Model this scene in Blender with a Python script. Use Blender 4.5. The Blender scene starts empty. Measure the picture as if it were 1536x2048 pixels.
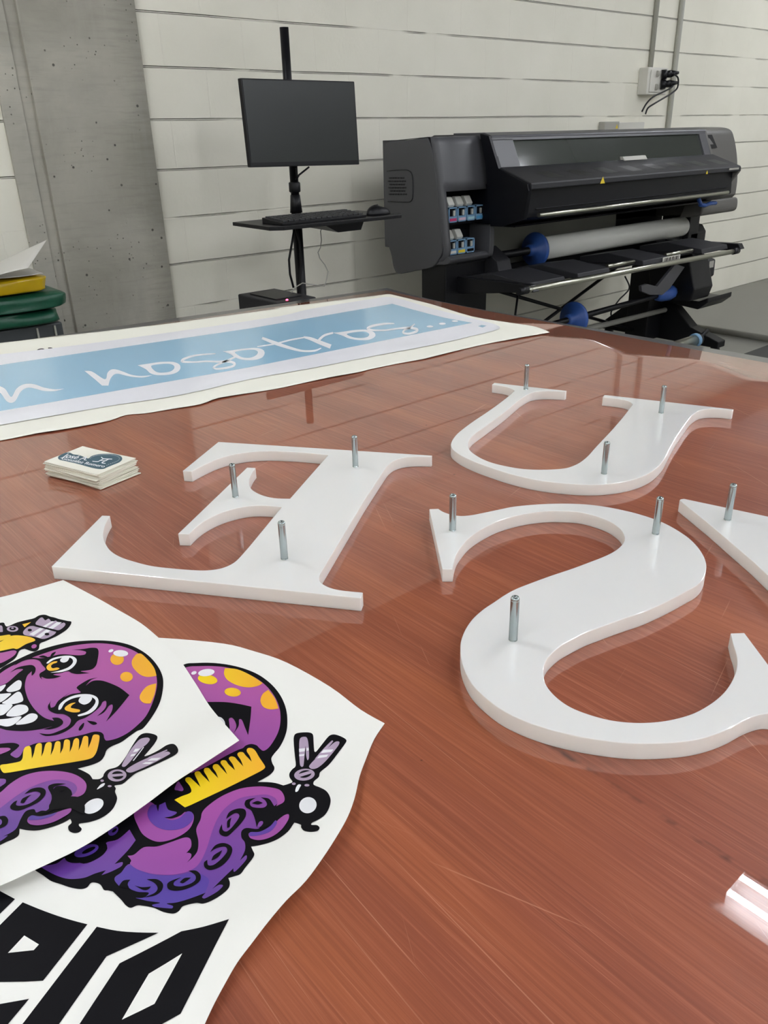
import bpy, bmesh, math, random
import numpy as np
from mathutils import Vector, Matrix
from mathutils.geometry import delaunay_2d_cdt

random.seed(7)
SC = bpy.context.scene
COL = SC.collection

# ------------------------------------------------------------------ camera
FPX, YAW, PITCH, ROLL, CH = 1591.7, 0.8677, 0.4403, -0.0261, 1.3106
FW = Vector((math.cos(YAW) * math.cos(PITCH), math.sin(YAW) * math.cos(PITCH), -math.sin(PITCH)))
_r = Vector((math.sin(YAW), -math.cos(YAW), 0)); _u = _r.cross(FW)
RT = _r * math.cos(ROLL) + _u * math.sin(ROLL)
UP = -_r * math.sin(ROLL) + _u * math.cos(ROLL)
cam_d = bpy.data.cameras.new('camera'); cam = bpy.data.objects.new('camera', cam_d); COL.objects.link(cam)
cam_d.sensor_fit = 'VERTICAL'; cam_d.sensor_height = 36.0; cam_d.lens = FPX * 36.0 / 2048
cam_d.clip_start = 0.02; cam_d.clip_end = 100
M = Matrix((( RT.x, UP.x, -FW.x, 0), (RT.y, UP.y, -FW.y, 0), (RT.z, UP.z, -FW.z, CH), (0, 0, 0, 1)))
cam.matrix_world = M
SC.camera = cam
SC.view_settings.view_transform = 'Standard'; SC.view_settings.look = 'None'
SC.view_settings.gamma = 1.0; SC.view_settings.use_curve_mapping = False
SC.view_settings.exposure = 1.52
# ------------------------------------------------------------------ world and lamp strength
world = bpy.data.worlds.new('world'); SC.world = world; world.use_nodes = True
world.node_tree.nodes['Background'].inputs[0].default_value = (0.9, 0.95, 1.0, 1)
world.node_tree.nodes['Background'].inputs[1].default_value = 0.3
TUBE_STRENGTH = 26.0
TUBE_COLOR = (1.0, 1.025, 1.08)

TABLE_Z, WALL_Y = 0.90, 3.5324

def ray(x, y):
    return FW + RT * ((x - 768) / FPX) - UP * ((y - 1024) / FPX)
def at(p, z):                      # measured point of the photograph -> place on the level z
    d = ray(*p); t = (z - CH) / d.z
    return Vector((d.x * t, d.y * t, z))
def onY(p, Y):
    d = ray(*p); t = Y / d.y
    return Vector((d.x * t, Y, CH + d.z * t))
def on_surface(p, h):
    z = TABLE_Z
    for _ in range(25):
        v = at(p, z); z = h(v.x, v.y)
    return Vector((v.x, v.y, z))
def Z(ox, oy, s, pts):
    return [(ox + q[0] / s, oy + q[1] / s) + tuple(q[2:]) for q in pts]

# ------------------------------------------------------------------ materials
def srgb(r, g, b):
    f = lambda c: (c / 255 / 12.92) if c / 255 <= 0.04045 else ((c / 255 + 0.055) / 1.055) ** 2.4
    return (f(r), f(g), f(b), 1)
def mat(name, col, rough=0.5, metal=0.0, coat=0.0, coat_rough=0.05, spec=0.5, emit=None, estr=0.0, sub=0.0, noise=None, alpha=None, trans=0.0):
    m = bpy.data.materials.new(name); m.use_nodes = True
    nt = m.node_tree; b = nt.nodes['Principled BSDF']
    b.inputs['Base Color'].default_value = col; b.inputs['Roughness'].default_value = rough
    b.inputs['Metallic'].default_value = metal; b.inputs['Coat Weight'].default_value = coat
    b.inputs['Coat Roughness'].default_value = coat_rough; b.inputs['Specular IOR Level'].default_value = spec
    if emit: b.inputs['Emission Color'].default_value = emit; b.inputs['Emission Strength'].default_value = estr
    if sub: b.inputs['Subsurface Weight'].default_value = sub; b.inputs['Subsurface Radius'].default_value = (0.012, 0.011, 0.010); b.inputs['Subsurface Scale'].default_value = 1.0
    if trans: b.inputs['Transmission Weight'].default_value = trans
    if alpha is not None: b.inputs['Alpha'].default_value = alpha
    if noise:   # (scale, amount): small tone and bump variation
        tc = nt.nodes.new('ShaderNodeTexCoord'); n = nt.nodes.new('ShaderNodeTexNoise')
        n.inputs['Scale'].default_value = noise[0]; n.inputs['Detail'].default_value = 4
        nt.links.new(tc.outputs['Object'], n.inputs['Vector'])
        mx = nt.nodes.new('ShaderNodeMix'); mx.data_type = 'RGBA'; mx.blend_type = 'MULTIPLY'
        mx.inputs[0].default_value = 1.0
        r = nt.nodes.new('ShaderNodeMapRange'); r.inputs[3].default_value = 1 - noise[1]; r.inputs[4].default_value = 1 + noise[1]
        nt.links.new(n.outputs['Fac'], r.inputs[0])
        mx.inputs[6].default_value = col; nt.links.new(r.outputs[0], mx.inputs[7]); nt.links.new(mx.outputs[2], b.inputs['Base Color'])
        if len(noise) > 2:
            bp = nt.nodes.new('ShaderNodeBump'); bp.inputs['Distance'].default_value = noise[2]; bp.inputs['Strength'].default_value = 0.6
            nt.links.new(n.outputs['Fac'], bp.inputs['Height']); nt.links.new(bp.outputs[0], b.inputs['Normal'])
    return m
class NT:
    def __init__(s, name):
        s.m = bpy.data.materials.new(name); s.m.use_nodes = True; s.nt = s.m.node_tree; s.b = s.nt.nodes['Principled BSDF']
    def n(s, t, **k):
        x = s.nt.nodes.new('ShaderNode' + t)
        for a, v in k.items():
            if isinstance(a, str) and hasattr(x, a): setattr(x, a, v)
        return x
    def l(s, a, b): s.nt.links.new(a, b)
    def noise(s, vec, scale, detail=4, rough=0.5, mscale=None, dist=0):
        n = s.n('TexNoise'); n.inputs['Scale'].default_value = scale; n.inputs['Detail'].default_value = detail; n.inputs['Roughness'].default_value = rough
        n.inputs['Distortion'].default_value = dist
        if mscale:
            mp = s.n('Mapping'); mp.inputs['Scale'].default_value = mscale; s.l(vec, mp.inputs['Vector']); vec = mp.outputs[0]
        s.l(vec, n.inputs['Vector']); return n.outputs['Fac']
    def ramp(s, fac, stops, interp='LINEAR'):
        r = s.n('ValToRGB'); cr = r.color_ramp; cr.interpolation = interp
        while len(cr.elements) > 1: cr.elements.remove(cr.elements[-1])
        cr.elements[0].position = stops[0][0]; cr.elements[0].color = stops[0][1]
        for p, c in stops[1:]: e = cr.elements.new(p); e.color = c
        s.l(fac, r.inputs[0]); return r.outputs[0]
    def mix(s, fac, a, b, mode='MIX'):
        m = s.n('Mix', data_type='RGBA', blend_type=mode)
        for v, i in ((fac, 0), (a, 6), (b, 7)):
            if hasattr(v, 'links'): s.l(v, m.inputs[i])
            else: m.inputs[i].default_value = v
        return m.outputs[2]
    def math(s, op, a, b=0.0):
        m = s.n('Math', operation=op)
        for v, i in ((a, 0), (b, 1)):
            if hasattr(v, 'links'): s.l(v, m.inputs[i])
            else: m.inputs[i].default_value = v
        return m.outputs[0]
    def bump(s, h, dist, strength=1.0, prev=None):
        b = s.n('Bump'); b.inputs['Distance'].default_value = dist; b.inputs['Strength'].default_value = strength
        s.l(h, b.inputs['Height'])
        if prev: s.l(prev, b.inputs['Normal'])
        return b.outputs[0]
G = lambda v: (v, v, v, 1)

def block_wall_mat():
    s = NT('painted_block'); tc = s.n('TexCoord'); o = tc.outputs['Object']
    sep = s.n('SeparateXYZ'); s.l(o, sep.inputs[0])
    wob = s.noise(o, 1.3, 2)
    zz = s.math('ADD', sep.outputs[2], s.math('MULTIPLY', s.math('SUBTRACT', wob, 0.5), 0.008))
    cmb = s.n('CombineXYZ'); s.l(s.math('SUBTRACT', sep.outputs[0], 0.035), cmb.inputs[0]); s.l(zz, cmb.inputs[1])
    def brick(mort, smooth):
        b = s.n('TexBrick'); b.inputs['Scale'].default_value = 1.0; b.inputs['Brick Width'].default_value = 0.4
        b.inputs['Row Height'].default_value = 0.2; b.inputs['Mortar Size'].default_value = mort; b.inputs['Mortar Smooth'].default_value = smooth
        b.inputs['Color1'].default_value = G(1); b.inputs['Color2'].default_value = G(0.96); b.inputs['Mortar'].default_value = G(0); b.inputs['Bias'].default_value = 0
        s.l(cmb.outputs[0], b.inputs['Vector']); return b
    br = brick(0.004, 0.6)
    # horizontal joints only, for the crisp line (upright joints are nearly filled with paint)
    fz = s.math('ABSOLUTE', s.math('SUBTRACT', s.math('FRACT', s.math('ADD', s.math('DIVIDE', zz, 0.2), 0.5)), 0.5))
    line = s.n('MapRange'); line.inputs[1].default_value = 0.008; line.inputs[2].default_value = 0.024; s.l(fz, line.inputs[0])
    gaps = s.noise(o, 3.0, 2)
    gap = s.n('MapRange'); gap.inputs[1].default_value = 0.36; gap.inputs[2].default_value = 0.46; s.l(gaps, gap.inputs[0])
    groove = s.math('MULTIPLY', s.math('SUBTRACT', 1.0, line.outputs[0]), gap.outputs[0])
    c1 = s.ramp(s.noise(o, 2.2, 3), [(0.3, srgb(232, 229, 213)), (0.7, srgb(240, 237, 222))])
    col = s.mix(s.math('MULTIPLY', groove, 0.22), c1, srgb(120, 118, 108))
    pits = s.noise(o, 190, 2, 0.7)
    pr = s.ramp(pits, [(0.70, G(0)), (0.76, G(1))])
    col = s.mix(s.math('MULTIPLY', pr, 0.12), col, srgb(110, 105, 95))
    s.l(col, s.b.inputs['Base Color']); s.b.inputs['Roughness'].default_value = 0.55; s.b.inputs['Specular IOR Level'].default_value = 0.25
    n1 = s.bump(groove, -0.006, 1.0)
    inv = s.math('SUBTRACT', 1.0, br.outputs['Fac'])
    n2 = s.bump(inv, 0.0015, 0.6, n1)
    n3 = s.bump(s.noise(o, 55, 5, 0.6), 0.0012, 0.6, n2)
    s.l(n3, s.b.inputs['Normal']); return s.m

def concrete_mat(name, base=(142, 140, 130)):
    s = NT(name); tc = s.n('TexCoord'); o = tc.outputs['Object']
    big = s.noise(o, 2.6, 5, 0.6, dist=0.4)
    c = s.ramp(big, [(0.25, srgb(*[v - 18 for v in base])), (0.5, srgb(*base)), (0.75, srgb(base[0] + 17, base[1] + 16, base[2] + 14))])
    sx = s.noise(o, 1.0, 5, 0.65, mscale=(6, 6, 60))
    c = s.mix(s.math('MULTIPLY', s.ramp(sx, [(0.5, G(0)), (0.75, G(1))]), 0.18), c, srgb(105, 104, 97))
    sv = s.noise(o, 1.0, 3, 0.5, mscale=(38, 38, 2.2))
    c = s.mix(s.math('MULTIPLY', s.ramp(sv, [(0.55, G(0)), (0.75, G(1))]), 0.25), c, srgb(176, 174, 163))
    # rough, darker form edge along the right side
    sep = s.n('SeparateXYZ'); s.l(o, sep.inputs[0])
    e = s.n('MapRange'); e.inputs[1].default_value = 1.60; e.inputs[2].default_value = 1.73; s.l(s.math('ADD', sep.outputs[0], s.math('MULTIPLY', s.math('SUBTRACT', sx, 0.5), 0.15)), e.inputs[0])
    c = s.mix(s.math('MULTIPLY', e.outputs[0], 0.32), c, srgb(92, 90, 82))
    v = s.n('TexVoronoi'); v.inputs['Scale'].default_value = 15; s.l(o, v.inputs['Vector'])
    hole = s.ramp(v.outputs['Distance'], [(0.055, G(1)), (0.085, G(0))])
    v2 = s.n('TexVoronoi'); v2.inputs['Scale'].default_value = 42; s.l(o, v2.inputs['Vector'])
    h2 = s.math('MULTIPLY', s.ramp(v2.outputs['Distance'], [(0.06, G(1)), (0.12, G(0))]), s.ramp(s.noise(o, 4.0, 2), [(0.5, G(0)), (0.6, G(1))]))
    hh = s.math('MAXIMUM', hole, h2)
    c = s.mix(s.math('MULTIPLY', hh, 0.8), c, srgb(52, 52, 50))
    s.l(c, s.b.inputs['Base Color']); s.b.inputs['Roughness'].default_value = 0.8; s.b.inputs['Specular IOR Level'].default_value = 0.2
    n = s.bump(hh, -0.003, 1.0); n = s.bump(s.noise(o, 70, 6, 0.65), 0.0015, 0.5, n); s.l(n, s.b.inputs['Normal'])
    return s.m

def mat_brown():
    s = NT('brown_cutting_surface'); tc = s.n('TexCoord'); o = tc.outputs['Object']
    a = s.noise(o, 1.0, 4, 0.7, mscale=(330, 5, 1))
    b = s.noise(o, 1.0, 3, 0.6, mscale=(900, 8, 1))
    c = s.noise(o, 1.0, 3, 0.5, mscale=(14, 1.6, 1))
    big = s.noise(o, 3.0, 3, 0.5)
    base = s.ramp(c, [(0.3, srgb(141, 76, 52)), (0.5, srgb(154, 86, 59)), (0.7, srgb(171, 97, 62))])
    base = s.mix(s.ramp(big, [(0.35, G(0)), (0.7, G(0.4))]), base, srgb(138, 68, 54))
    base = s.mix(s.math('MULTIPLY', s.ramp(a, [(0.35, G(1)), (0.52, G(0))]), 0.26), base, srgb(95, 46, 32))
    base = s.mix(s.math('MULTIPLY', s.ramp(a, [(0.52, G(0)), (0.72, G(1))]), 0.36), base, srgb(196, 118, 88))
    base = s.mix(s.math('MULTIPLY', s.ramp(b, [(0.60, G(0)), (0.72, G(1))]), 0.35), base, srgb(214, 140, 108))
    # long knife cuts, nearly parallel, a few askew
    for k, (ang, msc, lo) in enumerate(((0.06, (520, 1.6, 1), 0.70), (-0.35, (300, 3.0, 1), 0.72), (0.5, (300, 4.0, 1), 0.73), (1.3, (240, 3.0, 1), 0.74))):
        mp = s.n('Mapping'); mp.inputs['Rotation'].default_value = (0, 0, ang); mp.inputs['Location'].default_value = (k * 3.1, k, 0); s.l(o, mp.inputs['Vector'])
        q = s.noise(mp.outputs[0], 1.0, 2, 0.6, mscale=msc)
        base = s.mix(s.math('MULTIPLY', s.ramp(q, [(lo, G(0)), (lo + 0.03, G(1))]), 0.42), base, srgb(216, 152, 122))
    sx_ = s.n('SeparateXYZ'); s.l(o, sx_.inputs[0])
    dx_ = s.math('ABSOLUTE', s.math('SUBTRACT', sx_.outputs[0], 0.387)); ln = s.ramp(dx_, [(0.0004, G(1)), (0.0011, G(0))])
    yy_ = s.math('MULTIPLY', s.ramp(s.math('ADD', sx_.outputs[1], 0.5), [(0.30, G(0)), (0.62, G(1)), (0.78, G(1)), (0.80, G(0))]), s.ramp(s.noise(o, 30, 3, 0.7), [(0.38, G(0)), (0.55, G(1))]))
    base = s.mix(s.math('MULTIPLY', s.math('MULTIPLY', ln, yy_), 0.8), base, srgb(58, 28, 22))
    sp = s.noise(o, 60, 2, 0.5)
    base = s.mix(s.math('MULTIPLY', s.ramp(sp, [(0.78, G(0)), (0.80, G(1))]), 0.7), base, srgb(60, 28, 22))
    s.l(base, s.b.inputs['Base Color'])
    s.b.inputs['Roughness'].default_value = 0.45; s.b.inputs['Specular IOR Level'].default_value = 0.3
    s.b.inputs['Coat Weight'].default_value = 1.0; s.b.inputs['Coat Roughness'].default_value = 0.004; s.b.inputs['Coat IOR'].default_value = 1.68
    cn = s.bump(s.noise(o, 1.0, 1.5, 0.5, mscale=(9, 6, 1)), 0.00004, 0.5)
    s.l(cn, s.b.inputs['Coat Normal'])
    return s.m

MATS = dict(
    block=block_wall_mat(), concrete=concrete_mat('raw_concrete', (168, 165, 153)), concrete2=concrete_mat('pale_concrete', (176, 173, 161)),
    plain=mat('painted_wall', srgb(225, 224, 215), 0.7, noise=(3, 0.02)),
    floor=mat('grey_floor', srgb(122, 121, 113), 0.35, noise=(2.0, 0.06)),
    ceiling=mat('dark_ceiling_paint', srgb(62, 62, 60), 0.85),
    brown=mat_brown(),
    rim=mat('grey_glossy_rim', srgb(74, 73, 77), 0.3, coat=0.5, coat_rough=0.05, noise=(20, 0.05)),
    steel_frame=mat('dark_steel_frame', srgb(70, 72, 75), 0.45, metal=0.6),
    acrylic=mat('white_acrylic', srgb(234, 233, 229), 0.06, sub=0.4, coat=0.8, coat_rough=0.004, noise=(9, 0.01)),
    acrylic_edge=mat('cut_acrylic_edge', srgb(236, 233, 226), 0.38, sub=0.4, spec=0.35),
    zinc=mat('zinc_steel', srgb(176, 186, 186), 0.22, metal=1.0),
    paper=mat('off_white_film', srgb(240, 239, 231), 0.42, spec=0.35, noise=(5, 0.012)),
    backing=mat('ivory_backing_paper', srgb(240, 238, 224), 0.6, noise=(5, 0.012)),
    white_print=mat('white_print', srgb(235, 235, 236), 0.35),
    film=mat('white_gloss_film', srgb(238, 238, 242), 0.3, coat=0.15, coat_rough=0.12),
    sky=mat('sky_blue_print', srgb(156, 204, 232), 0.25, coat=0.7, coat_rough=0.10),
    scrap_paper=mat('scrap_paper', srgb(208, 205, 196), 0.6),
    ink=mat('black_ink', srgb(15, 14, 18), 0.5, spec=0.08),
    lilac=mat('lilac_print', srgb(178, 158, 180), 0.4),
    teal=mat('slate_teal_print', srgb(58, 92, 106), 0.4),
    card=mat('cream_card', srgb(236, 233, 218), 0.55),
    grey_plastic=mat('charcoal_plastic', srgb(76, 76, 79), 0.42, noise=(300, 0.04, 0.0003)),
    grey_plastic2=mat('warm_grey_plastic', srgb(92, 90, 86), 0.42, noise=(300, 0.04, 0.0003)),
    black_plastic=mat('black_plastic', srgb(19, 19, 22), 0.4, spec=0.3),
    dark_plastic=mat('dark_plastic', srgb(40, 40, 43), 0.55, spec=0.35),
    dark_navy=mat('black_blue_plastic', srgb(10, 11, 17), 0.4, spec=0.2),
    window=mat('smoked_window', srgb(66, 70, 65), 0.12, coat=1.0, coat_rough=0.06),
    bright_steel=mat('bright_tube', srgb(190, 190, 176), 0.28, metal=1.0),
    blue_plastic=mat('blue_plastic', srgb(52, 88, 160), 0.4, noise=(80, 0.06)),
    light_blue=mat('pale_blue_plastic', srgb(120, 158, 190), 0.4),
    pale_plastic=mat('pale_grey_plastic', srgb(196, 196, 188), 0.4),
    roll=mat('white_media', srgb(232, 232, 224), 0.4, noise=(3, 0.03)),
    yellow_tag=mat('yellow_tag', srgb(226, 200, 50), 0.5), magenta_tag=mat('magenta_tag', srgb(200, 60, 110), 0.5),
    pink_tag=mat('pale_pink_tag', srgb(220, 190, 205), 0.5), cyan_tag=mat('cyan_tag', srgb(80, 160, 205), 0.5), paleblue_tag=mat('pale_cyan_tag', srgb(170, 210, 220), 0.5),
    white_plastic=mat('white_plastic', srgb(214, 212, 202), 0.4), socket_grey=mat('socket_grey', srgb(176, 174, 164), 0.5),
    green_bag=mat('green_tarpaulin', srgb(28, 84, 62), 0.35, noise=(14, 0.2, 0.01)), yellow_bag=mat('yellow_plastic_film', srgb(205, 170, 8), 0.22, noise=(9, 0.08, 0.008)),
    inner=mat('inner_grey_panel', srgb(112, 112, 103), 0.5), bin=mat('dark_grey_bin', srgb(62, 66, 68), 0.5), conduit=mat('grey_conduit', srgb(172, 171, 160), 0.5),
    screen=mat('screen_off', srgb(40, 43, 42), 0.3, spec=0.4), key=mat('key_caps', srgb(48, 48, 50), 0.5),
    red_led=mat('red_led', srgb(255, 60, 90), 0.4, emit=srgb(255, 60, 90), estr=4), violet_led=mat('violet_led', srgb(90, 60, 200), 0.4, emit=srgb(95, 70, 220), estr=0.8),
    tube=mat('fluorescent_tube', (1, 1, 1, 1), 0.5, emit=TUBE_COLOR + (1,), estr=TUBE_STRENGTH),
    fixture=mat('grey_fixture', srgb(150, 150, 150), 0.5), rail=mat('grey_rail', srgb(150, 149, 140), 0.5), dark_mat=mat('dark_platform', srgb(58, 58, 57), 0.7),
)

# ------------------------------------------------------------------ object helpers
def tag(o, label=None, cat=None, group=None, kind=None):
    if label: o['label'] = label
    if cat: o['category'] = cat
    if group: o['group'] = group
    if kind: o['kind'] = kind
    return o
def empty(name, loc, label=None, cat=None, group=None):
    o = bpy.data.objects.new(name, None); COL.objects.link(o); o.location = loc; o.empty_display_size = 0.05
    bpy.context.view_layer.update()
    return tag(o, label, cat, group)
class MB:
    def __init__(s): s.v = []; s.f = []; s.mi = []; s.sm = []
    def add(s, vs, fs, mi=0, smooth=False):
        k = len(s.v); s.v += [tuple(v) for v in vs]
        for f in fs: s.f.append([i + k for i in f]); s.mi.append(mi); s.sm.append(smooth)
        return s
    def box(s, x0, x1, y0, y1, z0, z1, mi=0):
        vs = [(x, y, z) for z in (z0, z1) for y in (y0, y1) for x in (x0, x1)]
        return s.add(vs, [(0, 2, 3, 1), (4, 5, 7, 6), (0, 1, 5, 4), (2, 6, 7, 3), (0, 4, 6, 2), (1, 3, 7, 5)], mi)
    def hexa(s, vs, mi=0):      # 8 corners, bottom ring then top ring (counter-clockwise)
        return s.add(vs, [(3, 2, 1, 0), (4, 5, 6, 7), (0, 1, 5, 4), (1, 2, 6, 5), (2, 3, 7, 6), (3, 0, 4, 7)], mi)
    def prism(s, prof, x0, x1, mi=0):       # profile of (y,z), swept along x
        n = len(prof); vs = [(x0, y, z) for y, z in prof] + [(x1, y, z) for y, z in prof]
        fs = [tuple(range(n - 1, -1, -1)), tuple(range(n, 2 * n))] + [(i, (i + 1) % n, n + (i + 1) % n, n + i) for i in range(n)]
        return s.add(vs, fs, mi)
    def tube(s, p0, p1, r0, r1=None, n=16, mi=0, caps=True, smooth=True):
        r1 = r0 if r1 is None else r1; p0 = Vector(p0); p1 = Vector(p1); d = (p1 - p0).normalized()
        a = d.orthogonal().normalized(); b = d.cross(a)
        vs = [p0 + (a * math.cos(t) + b * math.sin(t)) * r0 for t in [2 * math.pi * i / n for i in range(n)]]
        vs += [p1 + (a * math.cos(t) + b * math.sin(t)) * r1 for t in [2 * math.pi * i / n for i in range(n)]]
        s.add(vs, [(i, (i + 1) % n, n + (i + 1) % n, n + i) for i in range(n)], mi, smooth)
        if caps: s.add(vs, [tuple(range(n - 1, -1, -1)), tuple(range(n, 2 * n))], mi)
        return s
    def path(s, pts, r, n=8, mi=0):
        pts = [Vector(p) for p in pts]; rings = []
        prev = None
        for i, p in enumerate(pts):
            d = (pts[min(i + 1, len(pts) - 1)] - pts[max(i - 1, 0)]).normalized()
            a = (prev - d * prev.dot(d)).normalized() if prev else d.orthogonal().normalized(); prev = a; b = d.cross(a)
            rings += [p + (a * math.cos(t) + b * math.sin(t)) * r for t in [2 * math.pi * k / n for k in range(n)]]
        fs = [(j * n + i, j * n + (i + 1) % n, (j + 1) * n + (i + 1) % n, (j + 1) * n + i) for j in range(len(pts) - 1) for i in range(n)]
        s.add(rings, fs, mi, True); m = len(pts) - 1
        return s.add(rings, [tuple(range(n - 1, -1, -1)), tuple(range(m * n, m * n + n))], mi)
    def lathe(s, c, prof, axis='z', n=24, mi=0):
        c = Vector(c); vs = []
        for r, h in prof:
            for k in range(n):
                t = 2 * math.pi * k / n; a, b = r * math.cos(t), r * math.sin(t)
                vs.append(c + (Vector((a, b, h)) if axis == 'z' else Vector((h, a, b))))
        fs = [(j * n + i, j * n + (i + 1) % n, (j + 1) * n + (i + 1) % n, (j + 1) * n + i) for j in range(len(prof) - 1) for i in range(n)]
        s.add(vs, fs, mi, True); m = len(prof) - 1
        return s.add(vs, [tuple(range(n - 1, -1, -1)), tuple(range(m * n, m * n + n))], mi)
    def build(s, name, mats, parent=None, bevel=0.0, seg=2, smooth=False, fix=True):
        me = bpy.data.meshes.new(name); me.from_pydata(s.v, [], s.f)
        if not isinstance(mats, (list, tuple)): mats = [mats]
        for m in mats: me.materials.append(MATS[m] if isinstance(m, str) else m)
        me.polygons.foreach_set('material_index', s.mi)
        me.polygons.foreach_set('use_smooth', [bool(q or smooth) for q in s.sm]); me.update()
        if fix:
            bm = bmesh.new(); bm.from_mesh(me); bmesh.ops.remove_doubles(bm, verts=bm.verts, dist=1e-6); bmesh.ops.recalc_face_normals(bm, faces=bm.faces)
            bm.to_mesh(me); bm.free()
        o = bpy.data.objects.new(name, me); COL.objects.link(o)
        if bevel:
            b = o.modifiers.new('bevel', 'BEVEL'); b.width = bevel; b.segments = seg; b.limit_method = 'ANGLE'; b.angle_limit = math.radians(35); b.harden_normals = False
        if parent is not None:
            o.parent = parent
            o.matrix_parent_inverse = parent.matrix_world.inverted()
        return o
def box(name, m, x0, x1, y0, y1, z0, z1, parent=None, bevel=0.0): return MB().box(x0, x1, y0, y1, z0, z1).build(name, m, parent, bevel)

def cr(pts, closed=True, n=6):
    """Smooth closed outline through points; a point with a third value is a sharp corner."""
    P = [Vector((p[0], p[1])) for p in pts]; C = [len(p) > 2 for p in pts]; N = len(P); out = []
    rng = range(N) if closed else range(N - 1)
    for i in rng:
        a, b = P[i], P[(i + 1) % N]
        if C[i] and C[(i + 1) % N]:
            out.append(a); continue
        p0 = a if C[i] or (not closed and i == 0) else P[i - 1]
        p3 = b if C[(i + 1) % N] or (not closed and i + 2 >= N) else P[(i + 2) % N]
        ta = (b - p0) * 0.5; tb = (p3 - a) * 0.5
        L = (b - a).length
        for t_ in (ta, tb):
            if t_.length > L * 1.2: t_ *= L * 1.2 / t_.length
        for k in range(n):
            t = k / n; t2 = t * t; t3 = t2 * t
            out.append(a * (2 * t3 - 3 * t2 + 1) + ta * (t3 - 2 * t2 + t) + b * (-2 * t3 + 3 * t2) + tb * (t3 - t2))
    if not closed: out.append(P[-1])
    return [(v.x, v.y) for v in out]
def ell(cx, cy, a, b, rot=0, n=28):
    r = math.radians(rot)
    return [(cx + a * math.cos(t) * math.cos(r) - b * math.sin(t) * math.sin(r), cy + a * math.cos(t) * math.sin(r) + b * math.sin(t) * math.cos(r)) for t in [2 * math.pi * k / n for k in range(n)]]
def stroke(pts, n=6):
    """Variable-width pen stroke (x, y, width) -> outline."""
    c = cr([(p[0], p[1]) for p in pts], False, n); w = []
    for i in range(len(pts) - 1):
        for k in range(n): w.append(pts[i][2] + (pts[i + 1][2] - pts[i][2]) * k / n)
    w.append(pts[-1][2]); L, R = [], []
    for i, p in enumerate(c):
        a = Vector(c[max(i - 1, 0)]); b = Vector(c[min(i + 1, len(c) - 1)]); d = (b - a)
        d = d.normalized() if d.length > 1e-9 else Vector((1, 0)); q = Vector((-d.y, d.x)) * w[i] / 2; p = Vector(p)
        L.append(tuple(p + q)); R.append(tuple(p - q))
    return L + R[::-1]
def strip(mb, pts, K, h, eps, mi):
    w = stroke(pts); n = len(w) // 2; q = [on_surface(p, h) for p in K(*w)]
    mb.add([(v.x, v.y, v.z + eps) for v in q], [(i, i + 1, 2 * n - 2 - i, 2 * n - 1 - i) for i in range(n - 1)], mi, True)
def inside(p, poly):
    x, y = p; r = False; j = len(poly) - 1
    for i in range(len(poly)):
        if (poly[i][1] > y) != (poly[j][1] > y) and x < (poly[j][0] - poly[i][0]) * (y - poly[i][1]) / (poly[j][1] - poly[i][1] + 1e-15) + poly[i][0]: r = not r
        j = i
    return r
def fill(poly, step=None):
    """Triangulate a closed 2-D outline, with inner grid points every step."""
    P = [(p[0], p[1]) for p in poly]
    Q = [P[0]]
    for p in P[1:]:
        if (p[0] - Q[-1][0]) ** 2 + (p[1] - Q[-1][1]) ** 2 > 1e-10: Q.append(p)
    if (Q[0][0] - Q[-1][0]) ** 2 + (Q[0][1] - Q[-1][1]) ** 2 < 1e-10: Q.pop()
    if step:
        R = []
        for i, p in enumerate(Q):
            q = Q[(i + 1) % len(Q)]; n = max(1, int(math.dist(p, q) / step))
            R += [(p[0] + (q[0] - p[0]) * k / n, p[1] + (q[1] - p[1]) * k / n) for k in range(n)]
        Q = R
    vs = list(Q)
    if step:
        x0 = min(p[0] for p in Q); x1 = max(p[0] for p in Q); y0 = min(p[1] for p in Q); y1 = max(p[1] for p in Q)
        a = np.array(Q); j = 0; y = y0 + step * 0.5
        while y < y1:
            x = x0 + step * (0.5 if j % 2 else 0.1)
            while x < x1:
                if inside((x, y), Q) and ((a - (x, y)) ** 2).sum(1).min() > (step * 0.35) ** 2: vs.append((x, y))
                x += step
            y += step * 0.87; j += 1
    r = delaunay_2d_cdt([Vector(v) for v in vs], [], [list(range(len(Q)))], 1, 1e-7)
    return [(v.x, v.y) for v in r[0]], [list(f) for f in r[2]], Q
def flat(mb, poly, h, eps, mi, step=None):
    """Lay an outline (world x,y) on the surface h as an ink layer."""
    vs, fs, _ = fill(poly, step)
    out = []
    for f in fs:
        a, b, c = [vs[i] for i in f[:3]]
        out.append(f if (b[0] - a[0]) * (c[1] - a[1]) - (b[1] - a[1]) * (c[0] - a[0]) > 0 else f[::-1])
    mb.add([(x, y, h(x, y) + eps) for x, y in vs], out, mi, True)
def sheet(mb, poly, h, th, mi, step=None):
    vs, fs, _ = fill(poly, step); n = len(vs)
    fs2 = []
    for f in fs:
        a, b, c = [vs[i] for i in f[:3]]
        fs2.append(f if (b[0] - a[0]) * (c[1] - a[1]) - (b[1] - a[1]) * (c[0] - a[0]) > 0 else f[::-1])
    edges = {}
    for f in fs2:
        for i in range(len(f)):
            e = (f[i], f[(i + 1) % len(f)]); edges[e] = 1
    rim = [(b, a, a + n, b + n) for (a, b) in edges if (b, a) not in edges]
    V = [(x, y, h(x, y)) for x, y in vs] + [(x, y, h(x, y) - th) for x, y in vs]
    k = len(mb.v); mb.add(V, fs2, mi, True); 
    mb.add(V, [[i + n for i in f[::-1]] for f in fs2] + rim, mi, False)

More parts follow.
